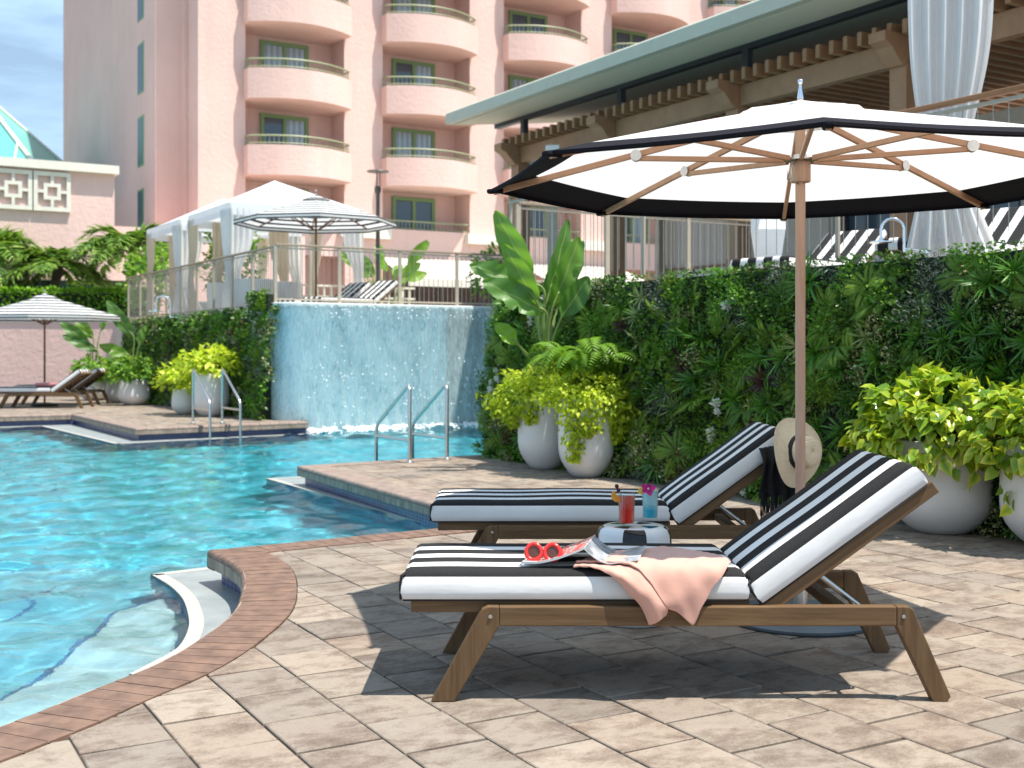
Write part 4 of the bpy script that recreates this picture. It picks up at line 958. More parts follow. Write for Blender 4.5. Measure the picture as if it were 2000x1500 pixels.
# planters across the pool
far_pots = (('white planter with broad upright leaves beside the poolside parasol', 'planter', PY(184, 781, 29.0), .36, .55, .30, 1), ('small white planter half hidden behind a round leafy pot', 'planter', PY(232, 790, 27.6), .30, .5, .26, 0),
            ('round white planter of mid green foliage against the far green wall', 'planter', PY(262, 794, 26.4), .36, .56, .31, 1), ('low white planter of lime foliage beside the tall pot', 'planter', PY(362, 812, 22.6), .26, .48, .23, 0), ('tall white planter of lime foliage behind the pool handrails', 'planter', PY(412, 816, 21.9), .34, .78, .31, 0))
M_midg = leafmat('mid_green_leaf', [(.04, .12, .015), (.10, .21, .02), (.22, .33, .04)], .5, .35)
for i, (lab, cat, loc, r_, h_, rt, par) in enumerate(far_pots):
    loc.z = 0; t = make_pot('potted_plant', lab, cat, loc, r_, h_, rt, 28)
    n = 700; p, d = dome(rs, n, .55, .5, .42, h_ + .12, -.3, .7); lime = i >= 3
    stuff(link('foliage', foliage_mesh('foliage', [(T_LEAF, leaf_arrays(T_LEAF, p, d + rs.normal(0, .5, (n, 3)) - np.array([0, 0, .4]), d + np.array([0, 0, .6]) + rs.normal(0, .4, (n, 3)), rs.uniform(.09, .16, n)), np.clip(rs.normal(.5, .3, n), 0, 1), 0)], M_lime if lime else M_midg), t))
    if par:
        lv = ((( -.1, 0, 1.35), (-.85, 0, 1.95), .34), ((-.05, .1, 1.5), (-.55, .1, 2.15), .3), ((.1, 0, 1.2), (-.75, -.1, 1.6), .3), ((.12, .1, 1.7), (.35, .1, 2.2), .22)) if i == 0 else (((.0, 0, 1.5), (-.62, 0, 2.35), .36), ((-.1, 0, 1.1), (-.75, -.1, 1.35), .3), ((.1, 0, 1.3), (.25, 0, 1.8), .24))
        for (b_, t_, w_) in lv: paradise_leaf(t, (0, 0, h_), b_, t_, w_, (-.2, -1, .4))
# ================================================================ stool, drinks
def stool_mat():
    m, nt, b, _ = nmat('glazed_ceramic'); o_ = opos(nt); s = N(nt, 'SeparateXYZ'); L(nt, o_, s.inputs[0])
    an = math_(nt, 'DIVIDE', math_(nt, 'ARCTAN2', s.outputs[1], s.outputs[0]), 2 * math.pi)
    fr = math_(nt, 'FRACT', math_(nt, 'ADD', math_(nt, 'MULTIPLY', an, 4.0), .255 + 1.0)); side = math_(nt, 'LESS_THAN', fr, .41)
    side = math_(nt, 'MULTIPLY', side, math_(nt, 'GREATER_THAN', s.outputs[2], .02))
    r_ = math_(nt, 'SQRT', math_(nt, 'ADD', math_(nt, 'MULTIPLY', s.outputs[0], s.outputs[0]), math_(nt, 'MULTIPLY', s.outputs[1], s.outputs[1])))
    top = math_(nt, 'GREATER_THAN', s.outputs[2], .428); band = math_(nt, 'MULTIPLY', math_(nt, 'GREATER_THAN', r_, .045), math_(nt, 'LESS_THAN', r_, .115))
    t2 = math_(nt, 'LESS_THAN', math_(nt, 'FRACT', math_(nt, 'ADD', math_(nt, 'MULTIPLY', an, 4.0), .66 + 1.0)), .45)
    pat = math_(nt, 'ADD', math_(nt, 'MULTIPLY', top, math_(nt, 'MULTIPLY', band, t2)), math_(nt, 'MULTIPLY', math_(nt, 'SUBTRACT', 1.0, top), side))
    L(nt, mixc(nt, pat, (.80, .80, .79), (.006, .006, .007)), b.inputs['Base Color']); b.inputs['Roughness'].default_value = .14
    L(nt, bump(nt, noise(nt, o_, 9, 2), .05, .02), b.inputs['Normal']); return m
SC = Vector((.551, 5.33, 0))
st_ = thing('drum_stool', 'glossy black and white ceramic drum stool between the loungers', 'stool', SC)
MB().lathe([(0, 0), (.150, 0), (.158, .008), (.160, .03), (.172, .15), (.176, .24), (.173, .33), (.166, .395), (.156, .418), (.135, .429), (.10, .431), (0, .431)], 64).build('drum', stool_mat(), st_, smooth=40)
MB().lathe([(.1595, .012), (.163, .015), (.1635, .022), (.161, .026)], 64).build('foot_band', mat('stool_foot', (.01, .01, .01), .2), st_, smooth=60)
def clear_mat(name, tint=(1, 1, 1), rough=.02):
    m, nt, b, out = nmat(name); nt.nodes.remove(b); tr = N(nt, 'BsdfTransparent'); tr.inputs[0].default_value = (*tint, 1); gs = N(nt, 'BsdfGlossy'); gs.inputs['Roughness'].default_value = rough
    o_ = opos(nt); v = N(nt, 'SeparateXYZ'); L(nt, o_, v.inputs[0])
    an = math_(nt, 'SINE', math_(nt, 'MULTIPLY', math_(nt, 'ARCTAN2', v.outputs[1], v.outputs[0]), 26.0)); nb = bump(nt, an, .35, .002)
    L(nt, nb, gs.inputs['Normal']); fr = N(nt, 'LayerWeight'); fr.inputs[0].default_value = .35; L(nt, nb, fr.inputs['Normal'])
    ms = N(nt, 'MixShader'); L(nt, math_(nt, 'ADD', math_(nt, 'MULTIPLY', fr.outputs['Facing'], .28), .02), ms.inputs[0]); L(nt, tr.outputs[0], ms.inputs[1]); L(nt, gs.outputs[0], ms.inputs[2]); L(nt, ms.outputs[0], out.inputs[0]); return m
def drink_mat(name, low, high, z0, z1):
    m, nt, b, out = nmat(name); s = N(nt, 'SeparateXYZ'); o_ = opos(nt); L(nt, o_, s.inputs[0])
    f = ramp_f(nt, math_(nt, 'ADD', s.outputs[2], math_(nt, 'MULTIPLY', noise(nt, o_, 40, 3), .03)), z0, z1); c = mixc(nt, f, low, high)
    L(nt, c, b.inputs['Base Color']); b.inputs['Roughness'].default_value = .1; t = N(nt, 'BsdfTranslucent'); L(nt, c, t.inputs[0]); tr = N(nt, 'BsdfTransparent'); gm = N(nt, 'Gamma'); gm.inputs[1].default_value = .5; L(nt, c, gm.inputs[0]); L(nt, gm.outputs[0], tr.inputs[0])
    ms = N(nt, 'MixShader'); ms.inputs[0].default_value = .5; L(nt, b.outputs[0], ms.inputs[1]); L(nt, t.outputs[0], ms.inputs[2])
    m2 = N(nt, 'MixShader'); m2.inputs[0].default_value = .2; L(nt, ms.outputs[0], m2.inputs[1]); L(nt, tr.outputs[0], m2.inputs[2]); L(nt, m2.outputs[0], out.inputs[0]); return m
M_glass = clear_mat('tumbler_glass', (.96, .98, .98)); M_ice = clear_mat('ice', (.93, .97, .98), .1)
def petal(mb, c, d, n_, ln, w, cup=.2, mi=0):
    d = Vector(d).normalized(); n_ = Vector(n_); n_ = (n_ - d * n_.dot(d)).normalized(); x = d.cross(n_); pts = []
    for i in range(6):
        t = i / 5; ww = w * math.sin(math.pi * min(1, .12 + t * .84)) ** .7
        for j in range(5): s = j / 2 - 1; pts.append(Vector(c) + d * (ln * t) + x * (ww * s * .5) + n_ * (cup * ln * (t * t * .5 + s * s * .12 * ww / w)))
    mb.grid(pts, 6, 5, mi)
def tumbler(label, loc, red):
    t = thing('cocktail', label, 'drink', loc); t.scale = (1.1,) * 3; H_, r0, r1 = .138, .031, .036
    MB().lathe([(0, .001), (r0, .001), (r0 + .001, .004), (r1, H_), (r1 - .0022, H_), (r0 - .002, .016), (0, .015)], 36).build('tumbler', M_glass, t, smooth=50)
    dm = drink_mat('red_punch', (1.0, .045, .025), (1.0, .26, .19), .085, .125) if red else drink_mat('blue_cooler', (.0, .62, .80), (.72, .95, .97), .065, .09)
    hz = .122 if red else .126; MB().lathe([(0, .0165), (r0 - .0026, .0165), (r0 - .0026 + .0046 * hz / H_, hz), (0, hz)], 32).build('liquid', dm, t, smooth=50)
    for k in range(5):
        a = k * 2.1; MB().box((.014 * math.cos(a), .014 * math.sin(a), (.105 if red else .115) + .006 * (k % 3)), (.02, .02, .018), M=Euler((a, .5 * k, a)).to_matrix().to_4x4()).build('ice_cube', M_ice, t, bevel=.003)
    if red:
        mb = MB(); n = 14; cc = Vector((-.038, -.012, .128)); rim = [cc + Vector((.026 * math.cos(math.pi * i / n + 2.2), -.004, .026 * math.sin(math.pi * i / n + 2.2))) for i in range(n + 1)]
        mb.slab([(p.x, p.z) for p in rim], Vector((0, -.020, 0)), Vector((1, 0, 0)), UP, Vector((0, 1, 0)), .008); mb.build('orange_wedge', mat('orange_peel', (.92, .33, .02), .4, var=.2, vscale=60), t, bevel=.001, fixn=True)
        MB().tube([(-.048, -.01, .175), (-.012, .0, .11)], .0012, 5).build('skewer', mat('bamboo', (.55, .42, .22), .6), t)
        for (x, z) in ((-.041, .166), (-.034, .150)): MB().lathe([(0, -.009), (.006, -.007), (.009, 0), (.006, .007), (0, .009)], 14, (x, -.009, z)).build('cherry', mat('dark_cherry', (.05, .008, .008), .15), t, smooth=180)
    else:
        mo = mat('orchid', (.55, .01, .20), .5, var=.25, vscale=60); fl = bpy.data.objects.new('orchid', None); COL.objects.link(fl); fl.parent = t; fl.location = (-.012, -.03, .138)
        for k, (a, ln, w) in enumerate(((150, .036, .026), (205, .030, .022), (290, .030, .026), (15, .034, .026), (75, .026, .016))):
            mb = MB(); petal(mb, (0, 0, 0), (math.cos(R(a)), -.25, math.sin(R(a))), (0, -1, .3), ln, w, .25); mb.build('petal', mo, fl, smooth=180)
        MB().lathe([(0, -.004), (.006, -.001), (.004, .006), (0, .008)], 10, (0, -.006, 0)).build('blossom_centre', mat('orchid_centre', (.75, .5, .62), .5), fl, smooth=180)
        MB().slab([(-.03, 0), (-.008, -.012), (.0, .012), (-.02, .024)], Vector((-.026, -.015, .122)), Vector((1, 0, 0)), UP, Vector((0, 1, 0)), .006).build('pineapple_wedge', mat('pineapple', (.90, .62, .10), .5), t, bevel=.001, fixn=True)
    return t
tumbler('tall red cocktail with cherries and orange wedge on the drum stool', (.514, 5.28, .4312), True)
tumbler('tall blue cocktail with magenta orchid on the drum stool', (.640, 5.455, .4312), False)

# ================================================================ magazine, sunglasses, towel on the near lounger
CT = .457                                     # top of the near seat cushion
def page_mat():
    m, nt, b, _ = nmat('printed_page'); u = N(nt, 'Attribute', attribute_name='pu').outputs['Fac']; v = N(nt, 'Attribute', attribute_name='pv').outputs['Fac']
    cx = N(nt, 'CombineXYZ'); L(nt, u, cx.inputs[0]); L(nt, v, cx.inputs[1])
    n1 = noise(nt, mapping(nt, cx.outputs[0], (8, 2.6, 1), (0, 0, .5)), 1, 3, .55, 1.2); n2 = noise(nt, mapping(nt, cx.outputs[0], (40, 9, 1), (0, 0, .7)), 1, 3, .6, 1.0)
    art = ramp(nt, n1, [(.36, (.60, .02, .02)), (.46, (.72, .05, .04)), (.475, (.80, .72, .70)), (.53, (.70, .08, .08)), (.55, (.03, .02, .03)), (.60, (.78, .70, .72)), (.66, (.55, .03, .05))])
    slate = mixc(nt, math_(nt, 'GREATER_THAN', n2, .60), (.02, .03, .04), (.6, .6, .6))
    c = mixc(nt, math_(nt, 'LESS_THAN', math_(nt, 'ADD', u, math_(nt, 'MULTIPLY', v, .05)), .26), slate, (.80, .80, .80)); c = mixc(nt, math_(nt, 'GREATER_THAN', math_(nt, 'ADD', u, math_(nt, 'MULTIPLY', n1, .12)), .56), c, art)
    low = math_(nt, 'LESS_THAN', math_(nt, 'ADD', v, math_(nt, 'MULTIPLY', n2, .1)), .30); c = mixc(nt, math_(nt, 'MULTIPLY', low, math_(nt, 'GREATER_THAN', u, .25)), c, art)
    L(nt, c, b.inputs['Base Color']); b.inputs['Roughness'].default_value = .3; return m
M_page = page_mat(); M_paper = mat('paper_edge', (.80, .78, .74), .7, var=.1, vscale=200, stretch=(1, 1, 8))
def page2_mat():
    m, nt, b, _ = nmat('printed_page_grey'); n1 = noise(nt, opos(nt), 16, 4, .6, 1); L(nt, ramp(nt, n1, [(.3, (.07, .09, .06)), (.5, (.30, .32, .36)), (.62, (.55, .56, .60)), (.75, (.10, .09, .22))]), b.inputs['Base Color']); b.inputs['Roughness'].default_value = .3; return m
mg = thing('magazine', 'open glossy magazine with red and black print on the striped cushion', 'magazine', (.285, 4.30, CT))
SP = Vector((.20, .98, 0)).normalized(); SL = Vector((-SP.y, SP.x, 0))
def page_block(name, side, width, height, prof, mt, th=.007):
    nU, nV = 14, 5; top = []; pu = []; pv = []
    for i in range(nU + 1):
        t = i / nU
        for j in range(nV + 1):
            s = j / nV; w = width * (t - .05 * t * t); z = prof(t) + .002 * math.sin(s * 4 + t * 3); top.append(SL * (side * w) + SP * (height * (s - .5)) + UP * (z + th)); pu.append(1 - t); pv.append(s)
    mb = MB().grid(top, nU + 1, nV + 1)
    bot = [p - UP * th for p in top]; k = nV + 1; b0 = len(mb.v); mb.v += [tuple(p) for p in bot]; pu += pu; pv += pv
    rim = [i * k for i in range(nU + 1)] + [nU * k + j for j in range(1, k)] + [i * k + nV for i in range(nU - 1, -1, -1)] + [j for j in range(nV - 1, 0, -1)]
    for a, c in zip(rim, rim[1:] + rim[:1]): mb.f.append((a, c, b0 + c, b0 + a)); mb.m.append(1)
    for i in range(nU):
        for j in range(nV): mb.f.append((b0 + i * k + j, b0 + i * k + j + 1, b0 + (i + 1) * k + j + 1, b0 + (i + 1) * k + j)); mb.m.append(1)
    me = mb.mesh(name, [mt, M_paper], 40); bm = bmesh.new(); bm.from_mesh(me); bmesh.ops.recalc_face_normals(bm, faces=bm.faces); bm.to_mesh(me); bm.free()
    for nm_, dat in (('pu', pu), ('pv', pv)): at = me.attributes.new(nm_, 'FLOAT', 'POINT'); at.data.foreach_set('value', dat)
    return link(name, me, mg)
page_block('left_pages', 1, .235, .30, lambda t: .060 * (1 - min(1, t / .8)) ** 1.6 + .003 + .004 * max(0, t - .75), M_page, .008)
page_block('right_pages', -1, .20, .30, lambda t: .052 * (1 - min(1, t / .5)) ** 2 + .010 + .035 * max(0, t - .45), page2_mat(), .004)
M_redp = mat('red_acetate', (.78, .035, .025), .18, coat=.3); M_lens = mat('brown_lens', (.11, .035, .012), .05, coat=.6)
sg = thing('sunglasses', 'round red framed sunglasses with brown lenses on the open magazine', 'sunglasses', (.11, 4.205, CT + .012), R(-8))
def lens_pt(cx, a, s=1.0): return Vector((cx + .0265 * s * math.cos(a) * (1 + .06 * math.cos(2 * a)), -.0, .030 + .0285 * s * math.sin(a) * (1 + .05 * math.sin(a))))
tl = Matrix.Rotation(R(-16), 4, 'X')
for cx, dz in ((-.0335, 0), (.0335, 0)):
    MB().tube([tl @ (lens_pt(cx, 2 * math.pi * k / 28)) for k in range(28)], .0078, 8, closed=True).build('rim', M_redp, sg, smooth=180)
    mb = MB(); ring = [tl @ lens_pt(cx, 2 * math.pi * k / 28, .86) for k in range(28)]; c = tl @ Vector((cx, -.003, .030)); mb.add([c] + ring, [(0, 1 + k, 1 + (k + 1) % 28) for k in range(28)]); mb.build('lens', M_lens, sg, smooth=180)
MB().tube([tl @ Vector((-.009, 0, .036)), tl @ Vector((0, -.003, .041)), tl @ Vector((.009, 0, .036))], .005, 7).build('bridge', M_redp, sg, smooth=180)
for s_ in (-1, 1): MB().tube([tl @ Vector((s_ * .060, .002, .044)), tl @ Vector((s_ * .064, .03, .040)), Vector((s_ * .060, .11, .022)), Vector((s_ * .052, .138, .010))], [.006, .005, .004, .004], 7).build('temple', M_redp, sg, smooth=180)

def terry(name, col):
    m, nt, b, _ = nmat(name); o_ = opos(nt); f = noise(nt, o_, 420, 2); g_ = noise(nt, o_, 14, 4)
    L(nt, mixc(nt, math_(nt, 'MULTIPLY', g_, .35), col, tuple(x * .8 for x in col)), b.inputs['Base Color']); b.inputs['Roughness'].default_value = .95; b.inputs['Sheen Weight'].default_value = .3; b.inputs['Specular IOR Level'].default_value = .1
    L(nt, bump(nt, math_(nt, 'ADD', f, math_(nt, 'MULTIPLY', g_, 2)), .35, .004), b.inputs['Normal']); return m
M_peach = terry('peach_terry', (.68, .37, .285))
tw = thing('towel', 'peach terry towel draped over the side of the near lounger', 'towel', (.5, 4.12, CT))
def bispline(rows, nu, nv):
    fine = [catmull(r_, nu) for r_ in rows]; out = []
    cols = len(fine[0])
    for i in range(cols): out.append(catmull([f[i] for f in fine], nv))
    return [p for c in out for p in c], cols, len(out[0])
def sheet(name, rows, off=Vector((0, 0, 0)), th=.007):
    rows = [[Vector(p) - Vector((.5, 4.12, CT)) + off for p in r_] for r_ in rows]; pts, a, b = bispline(rows, 12, 12)
    pts = [p + Vector((.002 * math.sin(p.z * 60 + p.x * 40), -.0015 * math.sin(p.x * 75 + p.z * 30) - .0015 * math.sin(p.x * 41 - p.z * 50), .002 * math.sin(p.x * 52 + p.y * 45) + .001 * math.sin(p.x * 130 - p.y * 90))) for p in pts]
    o = MB().grid(pts, a, b).build(name, M_peach, tw, smooth=180); sm = o.modifiers.new('solid', 'SOLIDIFY'); sm.thickness = th; sm.offset = 0; return o
z = CT
sheet('top_layer', [[(.60, 4.50, z + .012), (.72, 4.36, z + .014), (.775, 4.20, z + .016), (.752, 4.105, z + .008), (.690, 4.076, .39), (.628, 4.074, .285)],
                    [(.50, 4.47, z + .012), (.61, 4.33, z + .017), (.67, 4.17, z + .018), (.675, 4.092, z + .002), (.655, 4.070, .38), (.623, 4.074, .272)],
                    [(.36, 4.38, z + .012), (.48, 4.26, z + .018), (.555, 4.15, z + .019), (.585, 4.088, z - .004), (.595, 4.066, .375), (.598, 4.072, .293)],
                    [(.27, 4.25, z + .012), (.38, 4.18, z + .020), (.465, 4.12, z + .017), (.515, 4.082, z - .015), (.55, 4.064, .365), (.565, 4.070, .318)],
                    [(.225, 4.175, z + .013), (.33, 4.15, z + .020), (.42, 4.105, z + .012), (.47, 4.074, z - .03), (.515, 4.058, .36), (.542, 4.066, .330)]])
sheet('under_layer', [[(.235, 4.19, z + .003), (.35, 4.15, z + .007), (.44, 4.10, z - .004), (.50, 4.072, z - .06), (.535, 4.064, .34), (.535, 4.074, .306)],
                      [(.222, 4.165, z + .003), (.32, 4.13, z + .007), (.405, 4.085, z - .012), (.455, 4.060, z - .06), (.495, 4.052, .345), (.505, 4.066, .290)],
                      [(.215, 4.150, z + .004), (.30, 4.115, z + .006), (.375, 4.075, z - .015), (.425, 4.058, z - .06), (.462, 4.060, .335), (.482, 4.070, .274)],
                      [(.222, 4.155, z + .010), (.30, 4.108, z - .001), (.365, 4.080, z - .030), (.41, 4.074, z - .08), (.447, 4.076, .335), (.474, 4.078, .272)]])
M_band_t = M_peach

# ================================================================ straw hat and black fringed wrap on the far lounger
def straw():
    m, nt, b, _ = nmat('woven_straw'); o_ = opos(nt); s = N(nt, 'SeparateXYZ'); L(nt, o_, s.inputs[0]); r_ = math_(nt, 'SQRT', math_(nt, 'ADD', math_(nt, 'MULTIPLY', s.outputs[0], s.outputs[0]), math_(nt, 'MULTIPLY', s.outputs[1], s.outputs[1])))
    q = math_(nt, 'ADD', r_, math_(nt, 'MULTIPLY', s.outputs[2], 1.0)); w = math_(nt, 'SINE', math_(nt, 'MULTIPLY', q, 900.0)); f = noise(nt, o_, 60, 4)
    c = ramp(nt, f, [(.3, (.84, .66, .42)), (.7, (.92, .78, .56))]); c = mixc(nt, math_(nt, 'MULTIPLY', math_(nt, 'ADD', w, 1.0), .14), c, (.36, .22, .10)); L(nt, c, b.inputs['Base Color']); b.inputs['Roughness'].default_value = .7
    L(nt, bump(nt, w, .4, .002), b.inputs['Normal']); return m
hat = thing('straw_hat', 'wide brimmed straw hat with black band hanging on the far lounger', 'hat', (1.43, 5.90, .71))
HQ = Vector((.60, -.80, .10)).to_track_quat('Z', 'Y').to_matrix().to_4x4(); M_straw = straw()
prof = [(.175, .003), (.172, .0), (.13, .002), (.098, .006), (.088, .012), (.083, .03), (.079, .075), (.072, .092), (.055, .100), (.03, .101), (0, .099)]; pts = []; seg = 56
for (r_, zz) in prof:
    for k in range(seg):
        a = 2 * math.pi * k / seg; w = max(0, (r_ - .09) / .085); pts.append(HQ @ Vector((r_ * math.cos(a) * 1.02, r_ * math.sin(a), zz - .012 * w * w + .022 * w * w * math.sin(2 * a + 1.2))))
mb = MB(); n = len(prof)
mb.add(pts, [(i * seg + k, i * seg + (k + 1) % seg, (i + 1) * seg + (k + 1) % seg, (i + 1) * seg + k) for i in range(n - 1) for k in range(seg)])
hb = mb.build('hat_body', M_straw, hat, smooth=60); so = hb.modifiers.new('solid', 'SOLIDIFY'); so.thickness = .003
MB().lathe([(.0895, .012), (.0885, .016), (.0855, .036), (.0850, .037)], 56, M=HQ).build('hat_band', mat('black_ribbon', (.012, .008, .010), .6), hat, smooth=60)
wr = thing('fringed_wrap', 'black fringed wrap hanging from the far lounger backrest under the hat', 'wrap', (1.33, 5.955, .615)); M_blk = mat('black_knit', (.010, .009, .010), .9, bmp=.5, bscale=260, bdist=.003)
pts = []; nU, nV = 12, 22
for i in range(nU + 1):
    t = i / nU
    for j in range(nV + 1):
        s = j / nV; x = -.075 + .16 * s + .01 * math.sin(t * 5 + s * 4); zz = .125 - .25 * t - .03 * abs(s - .5); y = -.012 - .018 * math.sin(s * 19 + t * 1.5) - .02 * t * (1 - t) + (.05 * max(0, .25 - t) * 4)
        pts.append(Vector((x, y, zz)))
ob = MB().grid(pts, nU + 1, nV + 1).build('cloth', M_blk, wr, smooth=180); so = ob.modifiers.new('solid', 'SOLIDIFY'); so.thickness = .005
fg = MB(); rg = random.Random(8)
for j in range(64):
    s = j / 63; x = -.078 + .168 * s; z0 = -.115 - .03 * abs(s - .5); y = -.014 - .018 * math.sin(s * 19 + 1.5); ln = rg.uniform(.09, .17); dx = rg.uniform(-.012, .012)
    fg.tube([(x, y, z0 + .02), (x + dx * .5, y + rg.uniform(-.004, .004), z0 - ln * .5), (x + dx, y + rg.uniform(-.008, .008), z0 - ln)], .0022, 4)
stuff(fg.build('fringe', M_blk, wr, smooth=180))

# ================================================================ pool handrails
def handrail(label, foot, wdir, h, drop, reach):
    t = thing('pool_handrail', label, 'handrail', foot, group='stainless pool handrails'); d = Vector(wdir); r_ = .021
    top = UP * h; knee = d * reach + UP * (h * .42)
    bend = lambda a, b, c, k=.07: [b + (a - b).normalized() * k, b + (a - b).normalized() * k * .35 + (c - b).normalized() * k * .35, b + (c - b).normalized() * k]
    pts = [Vector((0, 0, .0)), UP * .3] + bend(UP * .3, top, knee) + bend(top, knee, d * reach + UP * drop) + [d * reach + UP * drop]
    MB().tube(pts, r_, 12).build('tube', M_steel, t, smooth=60)
    MB().tube([UP * (h * .28), d * reach + UP * (h * .28)], r_ * .85, 10).build('brace', M_steel, t, smooth=60)
    MB().lathe([(.02, .0), (.055, .0), (.055, .008), (.03, .02), (.02, .03)], 20).build('flange', M_steel, t, smooth=40); return t
handrail('stainless handrail in front of the waterfall, the one nearer the deck tip', P(800, 904), E2, .86, -.9, .86)
handrail('stainless handrail in front of the waterfall, the one beside the planters', P(873, 898), E2, .86, -.9, .86)
handrail('stainless handrail of the far pool ladder, in front of the low pot', P(377, 827), -E2, .93, -.9, .95)
handrail('stainless handrail of the far pool ladder, on the waterfall side', P(434, 826), -E2, .93, -.9, .95)
# ================================================================ railings
M_rail_tan = mat('tan_rail_paint', (.34, .255, .18), .5, var=.1); M_post_p = mat('rail_post_paint', (.40, .345, .27), .5, var=.08); M_bal = mat('baluster_steel', (.36, .33, .29), .45, .5); M_rail_wood = wood('rail_hardwood', (.30, .13, .055), (.46, .22, .10), 0, .5, .45)
def bal_mesh(h, r_): return MB().lathe([(r_, 0), (r_, h)], 6).mesh('baluster', M_bal, 60)
def railing(label, a, b, z, h, mt_top, post_step, bal_step, post_w=.06, br_=.006, top_wh=(.06, .04), posts=True, low=True):
    a = Vector(a); b = Vector(b); ln = (b - a).length; d = (b - a) / ln; rz = math.atan2(d.y, d.x); t = thing('railing', label, 'railing', a + UP * z, rz)
    MB().box((ln / 2, 0, h), (ln, top_wh[0], top_wh[1])).build('handrail', mt_top, t, bevel=.008)
    if low is True: MB().box((ln / 2, 0, .08), (ln, .03, .03)).build('bottom_rail', M_post_p, t)
    if low: MB().box((ln / 2, 0, h - .06), (ln, .025, .025)).build('upper_rail', M_post_p, t)
    if posts:
        pm = MB().box((0, 0, h / 2 - .01), (post_w, post_w * .7, h - .02)).mesh('post', M_post_p)
        for i in range(int(round(ln / post_step)) + 1): o = link('post', pm, t); o.location = (min(ln, i * ln / round(ln / post_step)), 0, 0)
    bm_ = bal_mesh(h - .14, br_); n = int(ln / bal_step)
    for i in range(1, n): o = link('baluster', bm_, t); o.location = (i * ln / n, 0, .08)
    return t
c0 = Vector((-4.22, 20.98, 0)); railing('tan handrail with thin balusters along the terrace edge before the cabanas', c0, c0 + E2 * 10.8, TZ - .02, 1.10, M_rail_tan, 1.2, .11)
w_a = W0 + E1 * .05 + E2 * .48; railing('tan handrail with thin balusters above the waterfall', w_a, w_a + E1 * 4.9, TZ + .06, 1.05, M_rail_tan, 1.22, .10)
r0 = G + E1 * .10 + E2 * .1; railing('brown wooden handrail with thin steel balusters above the mixed living wall', r0 - E2 * 10.2, r0, TZ - .03, 1.06, M_rail_wood, 2.55, .125, .035, .0035, (.07, .035), low='top')
railing('dark railing seen behind the bird of paradise', r0 + E1 * .1, r0 + E1 * 4.0, TZ - .03, 1.0, M_rail_tan, 1.3, .12)

# ================================================================ hotel tower
def stucco(name, col):
    m, nt, b, _ = nmat(name); p = wpos(nt); f = noise(nt, p, .35, 4, .6); g_ = noise(nt, p, 7, 5, .7); s_ = noise(nt, mapping(nt, p, (2.2, 2.2, .12)), 1, 4)
    c = ramp(nt, f, [(.3, tuple(x * .93 for x in col)), (.7, tuple(min(1, x * 1.05) for x in col))]); c = mixc(nt, math_(nt, 'MULTIPLY', ramp_f(nt, s_, .5, .75), .22), c, tuple(x * .72 for x in col)); L(nt, c, b.inputs['Base Color'])
    b.inputs['Roughness'].default_value = .9; b.inputs['Specular IOR Level'].default_value = .15; L(nt, bump(nt, g_, .6, .04), b.inputs['Normal']); return m
M_pink = stucco('pink_stucco', (.80, .555, .48)); M_pink2 = stucco('pink_stucco_low', (.78, .545, .48)); M_trim = mat('cream_trim', (.74, .70, .60), .7, var=.06); M_gframe = mat('green_frame', (.20, .32, .13), .5); M_gmetal = mat('green_railing', (.30, .33, .19), .5)
def glass_mat():
    m, nt, b, _ = nmat('window_glass'); o_ = opos(nt); oi = N(nt, 'ObjectInfo'); s = N(nt, 'SeparateXYZ'); L(nt, o_, s.inputs[0])
    cur = math_(nt, 'SINE', math_(nt, 'MULTIPLY', s.outputs[0], 26.0)); c1 = ramp_f(nt, cur, -1, 1); drawn = math_(nt, 'GREATER_THAN', oi.outputs['Random'], .45)
    c = mixc(nt, drawn, (.06, .10, .13), mixc(nt, c1, (.22, .34, .40), (.42, .53, .57))); L(nt, c, b.inputs['Base Color']); b.inputs['Roughness'].default_value = .06; b.inputs['Specular IOR Level'].default_value = .8; return m
M_pane = glass_mat()
HO = Vector((-8.44, 46.0, 0)) ; HRZ = math.atan2(E1.y, E1.x)
ht = thing('hotel_tower', 'tall pink stucco hotel tower with rows of bowed balconies', 'building', HO, HRZ)       # local x along the front, y into the building
SPC = 5.75; RW = 2.03; HTOP = 23.0; FL = [2.07 + 2.9 * i for i in range(8)]
# piers between the loggias
edges = [(-3.85, -RW)] + [(k * SPC + RW, (k + 1) * SPC - RW) for k in range(7)]
for (x0, x1) in edges: MB().box(((x0 + x1) / 2, .65, HTOP / 2), (x1 - x0, 1.3, HTOP)).build('pier', M_pink, ht)
MB().box((16, 1.62, HTOP / 2), (40, .6, HTOP)).build('back_wall', M_pink, ht)
MB().box((-4.4, 10.65, HTOP / 2), (1.2, 18.0, HTOP)).build('corner_block', M_pink, ht)
win_a = MB()
for (x0, x1, z0, z1) in ((-1.0, -.92, 0, 2.45), (.92, 1.0, 0, 2.45), (-.05, .05, 0, 2.45), (-.92, -.05, 2.34, 2.45), (.05, .92, 2.34, 2.45), (-.92, -.84, 0, 2.34), (.84, .92, 0, 2.34)): win_a.box(((x0 + x1) / 2, 0, (z0 + z1) / 2), (x1 - x0, .10, z1 - z0))
frame_me = MB()
frame_me.slab([(-1.0, 0), (1.0, 0), (1.0, 2.45), (-1.0, 2.45)], Vector((0, 0, 0)), Vector((1, 0, 0)), UP, Vector((0, 1, 0)), .02)
frame_me = frame_me.mesh('window', M_gframe)
jamb = MB().box((0, -.04, 1.225), (.15, .08, 2.45)).mesh('frame', M_gframe); head = MB().box((0, -.04, 2.375), (2.0, .078, .15)).mesh('frame', M_gframe); pane_me = MB().box((0, -.012, 1.15), (.78, .02, 2.3)).mesh('pane', M_pane)
